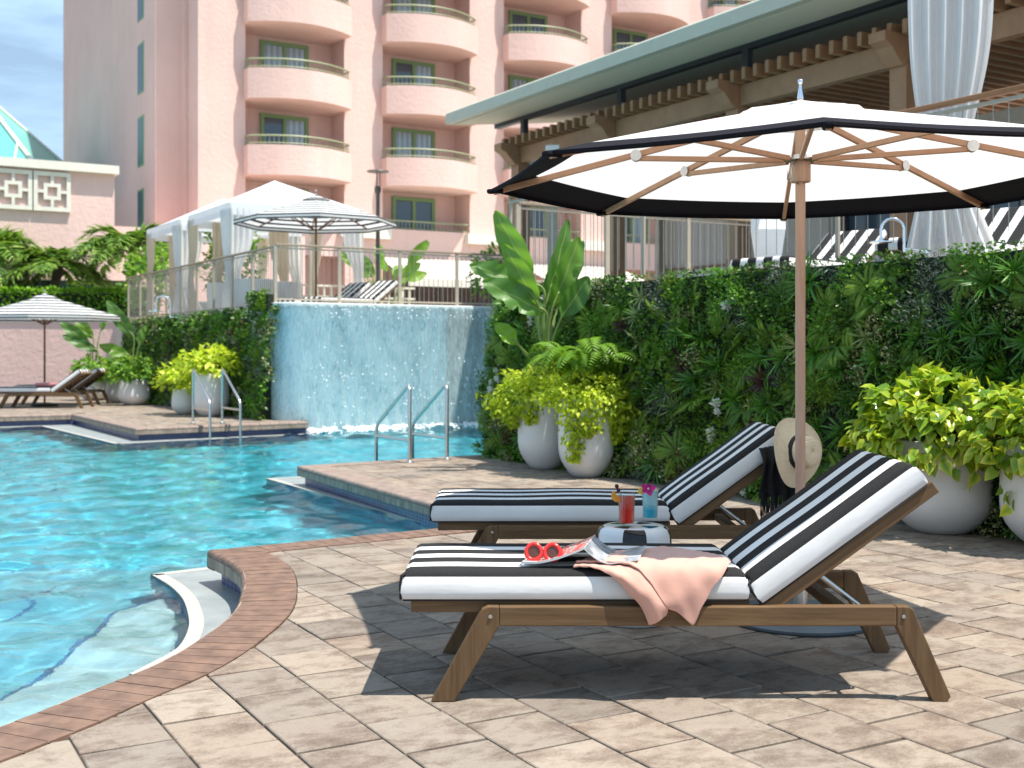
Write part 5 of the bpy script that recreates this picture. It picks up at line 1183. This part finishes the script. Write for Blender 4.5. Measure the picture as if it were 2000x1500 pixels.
# bowed balcony body
def bow(x): return -(.55 + .80 * (1 - (x / 2.12) ** 2))
def bow_pts(w, inset, n=18): return [(x, bow(x * 2.12 / w) + inset) for x in np.linspace(-w, w, n)]
bo = bow_pts(2.12, 0); bi = bow_pts(1.96, .16)
bal_b = MB(); n = len(bo); zb, zt = 0.0, 1.14
outer = [(-2.12, -.001)] + bo + [(2.12, -.001)]; inner_b = [(-1.96, -.001)] + bi + [(1.96, -.001)]; k = len(outer)
vs_ = [(x, y, 0) for x, y in outer] + [(x, y, zt) for x, y in outer] + [(x, y, zt) for x, y in inner_b] + [(x, y, .3) for x, y in inner_b]
fs = []
for i in range(k - 1): fs += [(i, i + 1, k + i + 1, k + i), (k + i, k + i + 1, 2 * k + i + 1, 2 * k + i), (2 * k + i, 2 * k + i + 1, 3 * k + i + 1, 3 * k + i)]
fs += [tuple(reversed(range(k))), tuple(range(3 * k, 4 * k))]
bal_b.add(vs_, fs); bal_me = bal_b.mesh('balcony', M_pink, 30)
rl = MB(); path_b = [Vector((-2.04, -.05, 0))] + [Vector((x, y, 0)) for x, y in bow_pts(2.04, .08, 22)] + [Vector((2.04, -.05, 0))]
rl.tube([p + UP * 1.50 for p in path_b], .035, 6); rl.tube([p + UP * 1.22 for p in path_b], .02, 5)
for p in resample(path_b, .17): rl.tube([p + UP * 1.13, p + UP * 1.5], .013, 4)
rl_me = rl.mesh('balcony_rail', M_gmetal)
rs_ = MB(); rs_.tube([(-2.03, .1, 1.6), (2.03, .1, 1.6)], .035, 6); rs_.tube([(-2.03, .1, 1.30), (2.03, .1, 1.30)], .02, 5)
for x in np.arange(-1.95, 2.0, .17): rs_.tube([(x, .1, 1.22), (x, .1, 1.6)], .013, 4)
rs_me = rs_.mesh('balcony_rail', M_gmetal); par_me = MB().box((0, .12, .62), (4.06, .2, 1.24)).mesh('balcony', M_pink)
slab_me = MB().box((0, .66, .15), (4.056, 1.3, .3)).mesh('floor_slab', M_pink)
for kx in range(6):
    for fi, fz in enumerate(FL):
        if fi == 0: continue
        if kx == 0 and fi == 1: pass
        bowed = fi >= 2
        bl = link('balcony', bal_me if bowed else par_me, ht); bl.location = (kx * SPC, 0, fz)
        stuff(link('balcony_rail', rl_me if bowed else rs_me, bl))
        o = link('floor_slab', slab_me, ht); o.location = (kx * SPC, 0, fz)
        w_ = link('window', frame_me, ht); w_.location = (kx * SPC, 1.29, fz + .3)
        for x in (-.93, 0, .93): o = link('frame', jamb, w_); o.location = (x, 0, 0)
        o = link('frame', head, w_)
        for x in (-.465, .465): o = link('pane', pane_me, w_); o.location = (x, 0, 0)
# side windows of the corner block, on its left face
sw_me = MB().box((0, 0, 1.0), (.28, 1.0, 2.0)).mesh('window', M_gframe); sp_me = MB().box((-.005, .08, 1.0), (.285, .8, 1.84)).mesh('pane', mat('side_glass', (.05, .09, .10), .35))
for fz in FL[1:]:
    o = link('window', sw_me, ht); o.location = (-4.87, 3.85, fz + .65); link('pane', sp_me, o)
MB().box((-3.0, -.14, 5.30), (1.9, .3, .5)).build('string_course', M_trim, ht)
for kx in (0, 1, 2): MB().box((kx * SPC + SPC / 2, -.16, 5.95), (2.2, .34, .42)).build('string_course', M_trim, ht)

# ================================================================ low pink wing with fret panels, retaining wall
LW = Vector((-13.5, 40.0, 0)); lw = thing('hotel_wing', 'low pink wing with white cornice and square fretwork panels', 'building', LW, HRZ)
MB().box((-12, 2, 3.6), (24, 4, 7.2)).build('wall', M_pink2, lw); MB().box((-12, 1.9, 7.33), (24.2, 4.3, .28)).build('cornice', M_trim, lw)
MB().box((3.5, 2.2, 2.75), (7, 3.6, 5.5)).build('lower_wall', M_pink2, lw)
def fret():
    mb = MB(); 
    for (x0, x1, z0, z1) in ((-.58, .58, 1.16, 1.3), (-.58, .58, 0, .14), (-.58, -.45, .14, 1.16), (.45, .58, .14, 1.16), (-.27, .27, .80, .92), (-.27, .27, .38, .50), (-.27, -.15, .50, .80), (.15, .27, .50, .80), (-.05, .05, .92, 1.16), (-.05, .05, .14, .38), (-.45, -.27, .6, .7), (.27, .45, .6, .7)): mb.box(((x0 + x1) / 2, 0, (z0 + z1) / 2), (x1 - x0 - .002, .12, z1 - z0 - .002))
    return mb
fret_me = fret().mesh('fret_panel', M_trim)
for k in range(9): o = link('fret_panel', fret_me, lw); o.location = (-2.02 - k * 1.2, -.07, 5.82); stuff(o)
pyr = thing('skylight_roof', 'teal glass pyramid roof rising behind the low pink wing', 'roof', (-22.9, 48, 7.3), 0); M_teal = mat('teal_glass', (.16, .50, .42), .25, var=.06); ap = Vector((-1.0, 4.6, 5.6))
base_ = [Vector((-4.6, 0, 0)), Vector((4.6, 0, 0)), Vector((4.6, 9.2, 0)), Vector((-4.6, 9.2, 0))]
for i in range(4): MB().add([base_[i], base_[(i + 1) % 4], ap], [(0, 1, 2)]).build('glass_slope', M_teal, pyr)
for i in range(4): MB().tube([base_[i] + UP * .02, ap + UP * .02], .09, 6).build('ridge_bar', M_trim, pyr)
for x in (-2.3, 0, 2.3): MB().tube([(x, -.03, .02), tuple(ap.lerp(Vector((x * 2, 0, 0)), .5 if x else .05) + Vector((0, -.04, .02)))], .05, 6).build('glazing_bar', M_trim, pyr)
rw = thing('retaining_wall', 'pink stucco garden wall behind the poolside loungers', 'wall', (-10.4, 33.0, 0), R(4)); MB().box((-10, .2, 1.05), (20.5, .4, 2.1)).build('wall', M_pink2, rw); MB().box((-10, .2, 2.13), (20.6, .5, .08)).build('wall_cap', M_pink, rw)
gf = thing('green_screen', 'dark green fence panel behind the palms', 'fence', (-15.2, 38.0, 2.0), R(8)); 
for k in range(5): MB().box((-4 + k * 1.5, 0, .75), (1.47, .08, 1.5)).build('panel', mat('dark_green_panel', (.015, .05, .03), .6) if k == 0 else bpy.data.materials['dark_green_panel'], gf)

# ================================================================ hedge, palms, shrubs
def blob_leaves(root, nm, rs, n, cx, rx, ry, rz, leaf, mt, low=-.6, bias=.7, tpl=T_LEAF):
    p, d = dome(rs, n, rx, ry, rz, 0, low, bias); p += np.array(cx); stuff(link(nm, foliage_mesh(nm, [(tpl, leaf_arrays(tpl, p, d + rs.normal(0, .5, (n, 3)), d * .6 + np.array([0, 0, .8]) + rs.normal(0, .5, (n, 3)), rs.uniform(.6, 1.3, n) * leaf), np.clip(rs.normal(.5, .28, n), 0, 1), 0)], mt), root))
M_hedge = leafmat('hedge_leaf', [(.06, .15, .012), (.13, .27, .018), (.22, .38, .025)], .5, .35); M_palm = leafmat('palm_leaf', [(.04, .09, .015), (.09, .17, .025), (.17, .27, .045), (.28, .34, .08)], .35, .3)
hd = thing('clipped_hedge', 'bright green clipped hedge on top of the pink garden wall', 'hedge', (-17.0, 35.2, 2.0)); n = 6500
p = np.stack([rs.uniform(-6, 6.2, n), rs.uniform(-.5, .5, n), rs.uniform(0, 1.0, n)], 1); edge = rs.uniform(0, 1, n) < .6; p[edge, 1] = -.5 + rs.uniform(0, .08, edge.sum()); topm = rs.uniform(0, 1, n) < .3; p[topm, 2] = 1.0 + rs.uniform(-.06, .05, topm.sum())
stuff(link('foliage', foliage_mesh('foliage', [(T_LEAF, leaf_arrays(T_LEAF, p, rs.normal(0, .6, (n, 3)) + np.array([0, -.8, .5]), rs.normal(0, .5, (n, 3)) + np.array([0, -.4, .8]), rs.uniform(.09, .17, n)), rs.uniform(0, 1, n), 0)], M_hedge), hd)); MB().box((0, 0, .45), (12, .8, .9)).build('hedge_core', M_back, hd)  # solid dark box filling the inside of the hedge
def palm(label, loc, trunk_h, L0, nf, seed):
    rs2 = np.random.RandomState(seed); t = thing('date_palm', label, 'palm tree', loc, group='feathery palms before the pink wing'); tr = MB()
    pts = [Vector((.06 * math.sin(k), .04 * k / 6, trunk_h * k / 8)) for k in range(9)]; tr.tube(pts, [.14 + .02 * (k % 2) for k in range(9)], 9); tr.build('trunk', mat('palm_trunk', (.12, .085, .055), .9, var=.4, vscale=9, bmp=.8, bscale=20, bdist=.03) if 'palm_trunk' not in bpy.data.materials else bpy.data.materials['palm_trunk'], t, smooth=60)
    for k in range(nf):
        a = 2.4 * k + rs2.uniform(-.3, .3); el_ = rs2.uniform(.1, 1.25); L_ = L0 * rs2.uniform(.85, 1.15); m_ = 20; ss = np.linspace(.12, 1, m_); out = np.array([math.cos(a), math.sin(a), 0])
        p = out[None] * (L_ * (ss * math.cos(el_) + .18 * ss ** 2))[:, None] + np.array([0, 0, 1.])[None] * (L_ * (ss * math.sin(el_) - .95 * ss ** 2.2 * .75))[:, None] + np.array([0, 0, trunk_h])
        tan = np.gradient(p, axis=0); tan /= np.linalg.norm(tan, axis=1, keepdims=True); nr = np.cross(np.cross(tan, [0, 0, 1]), tan); sd = np.cross(tan, nr); V = []; tt = []
        for s_ in (-1, 1):
            for rep_ in range(2):
                V.append(leaf_arrays(T_SLIM, p + tan * (.02 * rep_), sd * s_ + tan * .7 + nr * (.25 - .3 * rep_) + rs2.normal(0, .12, (m_, 3)), nr, L_ * .34 * np.sin(np.pi * np.clip(ss * .85 + .12, 0, 1)) ** .6)); tt.append(np.clip(rs2.normal(.45, .25, m_), 0, 1))
        fr = link('frond', foliage_mesh('frond', [(T_SLIM, np.concatenate(V), np.concatenate(tt), 0)], M_palm), t)
    return t
palm('feathery palm at the edge of the pink wing, tallest of three', (-16.6, 37.0, 2.0), 2.2, 2.0, 26, 1); palm('feathery palm between the parasol top and the pink wing', (-14.2, 36.6, 2.0), 1.8, 1.6, 24, 2); palm('feathery palm behind the cabana and its railing', (-11.6, 36.0, 2.0), 2.3, 1.9, 26, 3)
def bush(label, loc, r_, h_, n, mt, leaf=.16, cat='shrub'):
    t = thing('leafy_shrub', label, cat, loc); blob_leaves(t, 'foliage', rs, n, (0, 0, h_ * .55), r_, r_, h_ * .55, leaf, mt)
    for k in range(3): MB().tube([(.05 * k - .05, 0, 0), (.12 * (k - 1), .05, h_ * .5), (.3 * (k - 1), .1, h_ * .8)], .025, 5).build('stem', M_stem, t)
    return t
bush('round leafy shrub between the cabana curtains', PY(455, 530, 29.5) * 1, .75, 2.4, 900, M_midg); bpy.data.objects['leafy_shrub'].location.z = 2.0
b2 = bush('dense green shrub behind the farther cabana', (-10.3, 34, 2.0), .9, 2.0, 1100, M_midg, .18)
b3 = bush('low shrub behind the broad leaves by the falls', (-.3, 24.0, 2.0), .55, 1.25, 700, M_midg, .12)
bop = thing('bird_of_paradise_clump', 'clump of upright paradise leaves growing around the lamp post', 'plant', (-3.3, 30.5, 2.0))
for k in range(15):
    a = k * 2.4; ln = rs.uniform(1.3, 2.1); bx_, by_ = .25 * math.cos(a), .25 * math.sin(a); b_ = Vector((bx_ + .35 * math.cos(a), by_ + .35 * math.sin(a), ln * .72)); t_ = b_ + Vector((.55 * math.cos(a), .4 * math.sin(a), rs.uniform(.1, .75)))
    paradise_leaf(bop, (bx_ * .4, by_ * .4, 0), b_, t_, .32, (.2 * math.cos(a), -1, .4))

# ================================================================ cabanas
M_canvas = cloth_mat('cabana_canvas', (.86, .87, .88), .25); M_sheer = cloth_mat('curtain_cloth', (.84, .84, .83), .35); M_cream_c = cloth_mat('cream_curtain', (.74, .64, .50), .45)
def curtain(root, nm, top, bot_z, width, along, mt, tie=None, waves=5, amp=.05, flare=1.0, tiepos=0):
    top = Vector(top); al = Vector(along); nrm = Vector((al.y, -al.x, 0)); nU, nV = 26, waves * 8; pts = []
    for i in range(nU + 1):
        t = i / nU; zz = top.z + (bot_z - top.z) * t; w = width
        if tie: w = width * (1 - (1 - tie[1]) * math.exp(-((t - tie[0]) / .22) ** 2)); w *= 1 + (flare - 1) * max(0, t - tie[0])
        for j in range(nV + 1):
            s = j / nV; x = (s - .5) * w + (tiepos * (width - w) * .5); y = amp * (w / width) ** .4 * math.sin(s * waves * 2 * math.pi + .6 * math.sin(t * 3)) + .01 * math.sin(t * 9 + s * 5)
            pts.append(Vector((top.x, top.y, 0)) + al * x + nrm * y + UP * zz)
    return MB().grid(pts, nU + 1, nV + 1).build(nm, mt, root, smooth=180)
X_, Y_ = Vector((1, 0, 0)), Vector((0, 1, 0))
def cabana(label, loc):
    t = thing('cabana', label, 'cabana', loc, HRZ); w, dpt, eh = 3.1, 3.1, 2.42                      # local x along E1, y along E2
    cs = [Vector((0, 0, eh)), Vector((w, 0, eh)), Vector((w, dpt, eh)), Vector((0, dpt, eh))]; ap_ = Vector((w / 2, dpt / 2, eh + .76))
    for i in range(4):
        a, b = cs[i], cs[(i + 1) % 4]; MB().add([a + UP * -.01, b + UP * -.01, ap_], [(0, 1, 2)]).build('roof_panel', M_canvas, t)
        m_ = (a + b) / 2 - Vector((w / 2, dpt / 2, eh)); o_ = m_.normalized() * .03; MB().add([a + o_, b + o_, b + o_ - UP * .28, a + o_ - UP * .28], [(0, 1, 2, 3)]).build('valance', M_canvas, t)
        MB().box((a.x + (.05 if a.x == 0 else -.05), a.y + (.05 if a.y == 0 else -.05), eh / 2), (.07, .07, eh)).build('post', M_trim, t)
    for (x, y, al, mt, tp) in ((.26, .0, X_, M_sheer, -1), (.0, .30, Y_, M_sheer, -1), (.0, dpt - .3, Y_, M_cream_c, 1), (w - .26, 0, X_, M_sheer, 1), (.8, dpt - .05, X_, M_cream_c, -1), (w - .9, dpt - .05, X_, M_cream_c, 1), (w - .05, .4, Y_, M_cream_c, -1), (w - .05, dpt - .4, Y_, M_cream_c, 1)):
        curtain(t, 'curtain', (x, y, eh - .12), .02, .52, al, mt, (.62, .45), 4, .05, 1.5, tp)
    MB().box((w / 2, dpt * .75, .36), (1.7, .8, .3)).build('daybed', M_canvas, t, bevel=.05); return t
CB = Vector((-6.05, 25.3, TZ)); cabana('white canvas cabana with tied curtains beside the striped terrace parasol', CB); cabana('white canvas cabana farther along the terrace, next to the other cabana', CB + E2 * 3.85)

# ================================================================ striped parasols
def stripe_canopy():
    m, nt, b, out = nmat('striped_canopy'); o_ = opos(nt); s = N(nt, 'SeparateXYZ'); L(nt, o_, s.inputs[0]); q = math_(nt, 'FRACT', math_(nt, 'ADD', math_(nt, 'MULTIPLY', s.outputs[2], 15.0), .55)); k = math_(nt, 'LESS_THAN', q, .40); c = mixc(nt, k, (.82, .82, .80), (.02, .022, .03))
    L(nt, c, b.inputs['Base Color']); b.inputs['Roughness'].default_value = .9; t = N(nt, 'BsdfTranslucent'); L(nt, c, t.inputs[0]); ms = N(nt, 'MixShader'); ms.inputs[0].default_value = .4; L(nt, b.outputs[0], ms.inputs[1]); L(nt, t.outputs[0], ms.inputs[2]); L(nt, ms.outputs[0], out.inputs[0]); return m
M_sc = stripe_canopy(); M_polew = wood('parasol_pole', (.16, .07, .04), (.28, .13, .08), 2)
def striped(label, loc, r_, rim, apex, rot, base=True):
    t = thing('striped_parasol', label, 'parasol', loc); MB().lathe([(.022, 0), (.022, apex - .02)], 12).build('pole', M_polew, t, smooth=60)
    MB().lathe([(0, 0), (.28, 0), (.28, .05), (.05, .08), (0, .08)], 24).build('base', M_rubber, t, smooth=40)
    for k in range(8):
        a = rot + k * math.pi / 4; a2 = a + math.pi / 4; pts = []
        for i in range(9):
            f = .12 + .88 * i / 8
            for j in range(5): p = upt(a, r_ * f, 0).lerp(upt(a2, r_ * f, 0), j / 4); pts.append(Vector((p.x, p.y, apex + (rim - apex) * f ** .95)))
        pts += [upt(a, r_, rim - .10).lerp(upt(a2, r_, rim - .10), j / 4) for j in range(5)]
        MB().grid(pts, 10, 5).build('canopy_panel', M_sc, t, smooth=30)
        MB().beam(upt(a, .03, apex - .06), upt(a, r_ - .02, rim - .02), .02, .025).build('rib', M_polew, t)
        MB().beam(upt(a, .04, rim - .18), upt(a, r_ * .5, apex + (rim - apex) * .5 - .03), .018, .018).build('strut', M_polew, t)
    MB().lathe([(.30 * r_ * .6, apex - .07), (.02, apex + .03), (.012, apex + .10), (.018, apex + .12), (0, apex + .14)], 16).build('finial_cap', M_sc, t, smooth=40); return t
striped('black and white striped parasol on the terrace above the waterfall', (-3.97, 23.85, TZ - .02), 1.63, 1.86, 2.36, R(12)); striped('black and white striped parasol over the poolside loungers by the pink wall', (-10.30, 25.95, 0), 1.6, 1.98, 2.45, R(10))

# more of the same loungers
dup(L1, (-10.6, 24.9, 0), 0, 'striped lounger beyond the pool, the one closer to the water', 'loungers across the pool'); dup(L1, (-10.8, 26.5, 0), 0, 'striped lounger beyond the pool, the one closer to the pink wall', 'loungers across the pool')
dup(L1, (-3.24, 22.05, TZ - .22), R(45), 'striped lounger on the terrace, right behind the waterfall railing', 'loungers above the waterfall'); dup(L1, (-3.84, 22.65, TZ - .22), R(45), 'striped lounger on the terrace, behind another one and the parasol pole', 'loungers above the waterfall')
dup(L1, (2.81, 10.95, TF - .16), R(45), 'striped lounger behind the steel balusters, beside the tall white planter', 'loungers under the pergola'); dup(L1, (3.69, 9.35, TF - .12), R(45), 'striped lounger behind the steel balusters, beside the hanging white curtain', 'loungers under the pergola')
pt = thing('folded_towel', 'pale pink folded towel on the lounger across the pool', 'towel', (-9.9, 24.98, .458)); MB().box((0, .2, .04), (.5, .32, .08)).build('towel_stack', terry('pink_terry', (.55, .22, .22)), pt, bevel=.03)
lp = thing('lamp_post', 'dark lamp post with flat disc top behind the striped terrace parasol', 'lamp', PY(738, 600, 29.5)); lp.location.z = TZ; M_lamp = mat('lamp_metal', (.10, .09, .085), .45, .5)
MB().lathe([(.10, 0), (.10, .1), (.055, .15), (.05, 3.15), (.08, 3.2), (.085, 3.3), (.05, 3.34), (0, 3.34)], 14).build('post', M_lamp, lp, smooth=40); MB().lathe([(0, 3.76), (.27, 3.72), (.28, 3.70), (.05, 3.68), (0, 3.68)], 24).build('shade', M_lamp, lp, smooth=40)
for k in range(3): MB().tube([upt(k * 2.1, .05, 3.3), upt(k * 2.1, .05, 3.7)], .01, 5).build('shade_rod', M_lamp, lp)

# awning at the foot of the tower
aw = thing('awning', 'long cream awning at the foot of the pink tower', 'awning', HO + E1 * 4.9 + NF * 3.2, HRZ); M_aw = cloth_mat('awning_cloth', (.86, .82, .72), .3)
MB().add([(-1.6, 2.9, 5.0), (3.9, 2.9, 5.0), (3.9, 0, 4.0), (-1.6, 0, 4.0)], [(0, 3, 2, 1)]).build('awning_sheet', M_aw, aw); MB().add([(-1.6, -.01, 4.0), (3.9, -.01, 4.0), (3.9, -.01, 3.7), (-1.6, -.01, 3.7)], [(0, 3, 2, 1)]).build('valance', M_aw, aw)
MB().add([(5.0, 2.9, 5.0), (10.5, 2.9, 5.0), (10.5, 0, 4.0), (5.0, 0, 4.0)], [(0, 3, 2, 1)]).build('awning_sheet', M_aw, aw); MB().add([(5.0, -.01, 4.0), (10.5, -.01, 4.0), (10.5, -.01, 3.7), (5.0, -.01, 3.7)], [(0, 3, 2, 1)]).build('valance', M_aw, aw)
for x in (-1.5, 3.8, 5.1, 10.4): MB().box((x, .1, 1.9), (.07, .07, 3.8)).build('awning_post', M_lamp, aw)
db = thing('shaded_opening', 'dark brown board standing in for the shaded opening under the cream awning', 'opening', HO + E1 * 4.9 + NF * 1.2, HRZ); M_dk = mat('opening_dark_brown', (.055, .03, .022), .6, var=.3)
MB().box((1.2, 0, 3.0), (5.6, .5, 2.0)).build('opening_board', M_dk, db)  # board coloured dark for the shade inside the opening
for k in range(6): MB().box((-1.2 + k * .95, -.3, 2.9), (.09, .09, 1.8)).build('opening_post', M_lamp, db)
for k in range(3):
    tp = [('tall white vase planter in the near cabana', PY(425, 612, 25.9), .22), ('low rounded white tub beside the cabana curtain', PY(496, 600, 24.6), .42), ('white tub behind the corner railing post of the terrace', PY(560, 600, 25.5), .30)][k]
    o = make_pot('white_tub', tp[0], 'planter', (tp[1].x, tp[1].y, TZ - .02), tp[2], .72, tp[2] * 1.08, 24)  # low tubs taken for rounded chairs, built as pots with soil
lf = thing('lattice_fence', 'cream lattice fence behind the cabana curtains', 'fence', (-5.6, 29.2, TZ - .02), HRZ)
for x in np.arange(0, 3.6, .2): MB().box((x, 0, .45), (.05, .04, .9)).build('picket', M_trim, lf)
for zz in (.25, .6, .88): MB().box((1.75, -.022, zz), (3.6, .03, .05)).build('lattice_rail', M_trim, lf)

# ================================================================ pergola pavilion on the right
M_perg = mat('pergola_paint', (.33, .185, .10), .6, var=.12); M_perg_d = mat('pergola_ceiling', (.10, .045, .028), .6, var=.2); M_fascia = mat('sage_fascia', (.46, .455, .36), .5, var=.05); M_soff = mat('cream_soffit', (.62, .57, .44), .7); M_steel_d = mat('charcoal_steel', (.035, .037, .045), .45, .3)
PG = Vector((.16, 22.2, 0)); EYEV = Vector((0, 0, EYE)); prz = math.atan2(-E2.y, -E2.x)
pg = thing('pergola', 'long brown timber pergola with a pale flat roof over the right terrace', 'pergola', EYEV + (PG - EYEV) * 1.15, prz); pg.scale = (1.15,) * 3   # local x runs towards the camera, y points inland
BZ = 4.74; LN = 19.0
for k in range(7): MB().box((k * 3.0, 0, (BZ + 1.85) / 2), (.26, .26, BZ - 1.85)).build('post', M_perg, pg, bevel=.01)
MB().box((LN / 2 - .3, 0, BZ + .15), (LN, .16, .30)).build('beam', M_perg, pg, bevel=.01)
MB().box((LN / 2 - .3, 5.0, BZ + .15), (LN, .16, .30)).build('rear_beam', M_perg, pg)
br_pl = [(0, 0), (-.10, 0), (-.16, .05), (-.30, .20), (-.42, .26), (-.42, .38), (0, .38)]
for k in range(7):
    mb = MB(); mb.slab([(-q[0], q[1]) for q in br_pl], Vector((k * 3.0 - .13, -.085, BZ - .04)), -Y_, UP, X_, .26); mb.build('bracket', M_perg, pg, bevel=.01, fixn=True)
raf = MB().box((0, 2.35, 0), (.07, 5.3, .17)).mesh('rafter', M_perg)
for k in range(80):
    o = link('rafter', raf, pg); o.location = (-.15 + k * .235, 0, BZ + .385)
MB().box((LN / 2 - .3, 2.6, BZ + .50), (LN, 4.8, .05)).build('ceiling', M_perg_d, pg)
MB().box((LN / 2 - .5, -.1, BZ + .93), (LN + .4, .12, .34)).build('steel_beam', M_steel_d, pg)
for k in range(7): MB().box((k * 3.0 + .3, -.1, BZ + .60), (.12, .10, .32)).build('hanger', M_steel_d, pg)
rf = MB(); RX0, RX1 = -.65, LN; prof = [(-1.25, 5.47), (-1.25, 5.66), (-1.15, 5.72), (5.8, 6.5), (5.8, 6.3), (-.9, 5.49)]
rf.slab(prof, Vector((RX0, 0, 0)), Y_, UP, X_, RX1 - RX0); rf.build('roof', M_fascia, pg, fixn=True)
MB().slab([(-1.10, 5.465), (-1.10, 5.475), (5.6, 6.27), (5.6, 6.26)], Vector((RX0 + .05, 0, 0)), Y_, UP, X_, RX1 - RX0 - .1).build('soffit', M_soff, pg, fixn=True)
# pavilion front under the pergola
pv = thing('pavilion', 'beige poolside pavilion front with dark windows under the pergola', 'building', PG + E1 * 5.6 + E2 * 3.0, prz); M_beige = mat('beige_siding', (.74, .66, .57), .7, var=.05); M_wht = mat('white_paint', (.85, .84, .82), .6, var=.04); M_dkg = mat('dark_glass', (.02, .024, .03), .06, spec=.8)
FW = 20.0; MB().box((FW / 2, .35, 3.6), (FW, .3, 3.4)).build('wall', M_beige, pv)
board = MB().box((0, .185, 4.0), (.20, .02, 1.9)).mesh('siding_board', M_beige)
for k in range(11): o = link('siding_board', board, pv); o.location = (.12 + k * .215, 0, 0)
MB().box((FW / 2, .16, 2.95), (FW, .06, .24)).build('white_band', M_wht, pv); MB().box((FW / 2, .13, 3.10), (FW, .10, .05)).build('wood_sill', M_perg, pv); MB().box((FW / 2, .15, 2.08), (FW, .06, .14)).build('plinth', M_wht, pv)
for k in range(14):
    x = .9 + k * 1.35; wn = link('window', MB().box((x, .17, 2.50), (.98, .05, .66)).mesh('window', M_dkg), pv)
    for q in range(4): link('mullion', MB().box((x - .36 + q * .24, .135, 2.5), (.025, .03, .66)).mesh('mullion', M_wht), wn)
    if k > 3: wn = link('upper_window', MB().box((x, .17, 3.75), (1.0, .06, 1.2)).mesh('upper_window', M_pane), pv); link('frame', MB().box((x - .53, .15, 3.75), (.08, .09, 1.2)).mesh('frame', M_steel_d), wn)
    if k % 2 == 0: MB().box((x - .67, -.05, 3.3), (.16, .2, 2.6)).build('column', M_wht if k % 4 else M_post_p, pv)
gp = thing('gate_post', 'tall pale square post behind the paradise leaves', 'post', (.80, 23.4, TZ - .02)); MB().box((0, 0, 1.6), (.20, .25, 3.2)).build('shaft', M_post_p, gp, bevel=.01); MB().box((0, 0, 3.25), (.26, .31, .1)).build('cap', M_wht, gp)
# tall faceted planter
fp = thing('tall_planter', 'tall white faceted planter standing behind the steel balusters', 'planter', (2.62, 12.05, TF)); rings = []
for zz, r_, tw_ in ((0, .12, 0), (.65, .20, .35), (1.25, .17, .8)): rings.append([(r_ * math.cos(tw_ + q * math.pi / 2 + .5), r_ * math.sin(tw_ + q * math.pi / 2 + .5), zz) for q in range(4)])
mb = MB(); mb.add([p for r_ in rings for p in r_], [(i * 4 + q, i * 4 + (q + 1) % 4, (i + 1) * 4 + (q + 1) % 4, (i + 1) * 4 + q) for i in range(2) for q in range(4)] + [(3, 2, 1, 0)]); mb.build('shell', M_wht, fp); MB().lathe([(0, 1.18), (.13, 1.18)], 4).build('soil', M_soil, fp)
# hanging curtain with its rod
cu = thing('hanging_curtain', 'tall white curtain hanging from the roof at the railing', 'curtain', (3.35, 9.0, TF)); curtain(cu, 'cloth', (.0, 0, 2.95), .02, .62, (.94, -.34, 0), M_sheer, (.72, .55), 5, .07, 2.2, -.3); MB().tube([(-.6, .22, 2.98), (.6, -.22, 2.98)], .02, 8).build('rod', M_steel, cu, smooth=60)
# outdoor showers on the wall tops
def shower(label, loc, rz, s_=1.0):
    t = thing('shower_faucet', label, 'shower', loc, rz); pts = [Vector((0, 0, 0)), Vector((0, 0, .16))] + [Vector((-.085 + .085 * math.cos(a), 0, .17 + .085 * math.sin(a))) for a in np.linspace(.2, math.pi, 9)] + [Vector((-.17, 0, .10))]
    MB().tube([p * s_ for p in pts], .011 * s_, 10).build('gooseneck', M_chrome, t, smooth=60); MB().lathe([(0, .115 * s_), (.016 * s_, .11 * s_), (.02 * s_, .09 * s_), (.085 * s_, .082 * s_), (.085 * s_, .072 * s_), (0, .072 * s_)], 24, (-.17 * s_, 0, 0)).build('shower_head', M_chrome, t, smooth=40)
    MB().tube([(0, 0, .02), (.16 * s_, 0, .0)], .010 * s_, 8).build('supply_pipe', M_chrome, t, smooth=60); MB().lathe([(0, -.02), (.022, -.02), (.022, .02), (0, .02)], 12, (.16 * s_, 0, 0)).build('valve', M_chrome, t, smooth=40); return t
shower('chrome gooseneck shower on top of the mixed living wall', PY(1766, 492, 8.95), R(-10)); shower('chrome gooseneck shower at the green wall below the cabanas', PY(333, 621, 26.0), 0, 1.9)
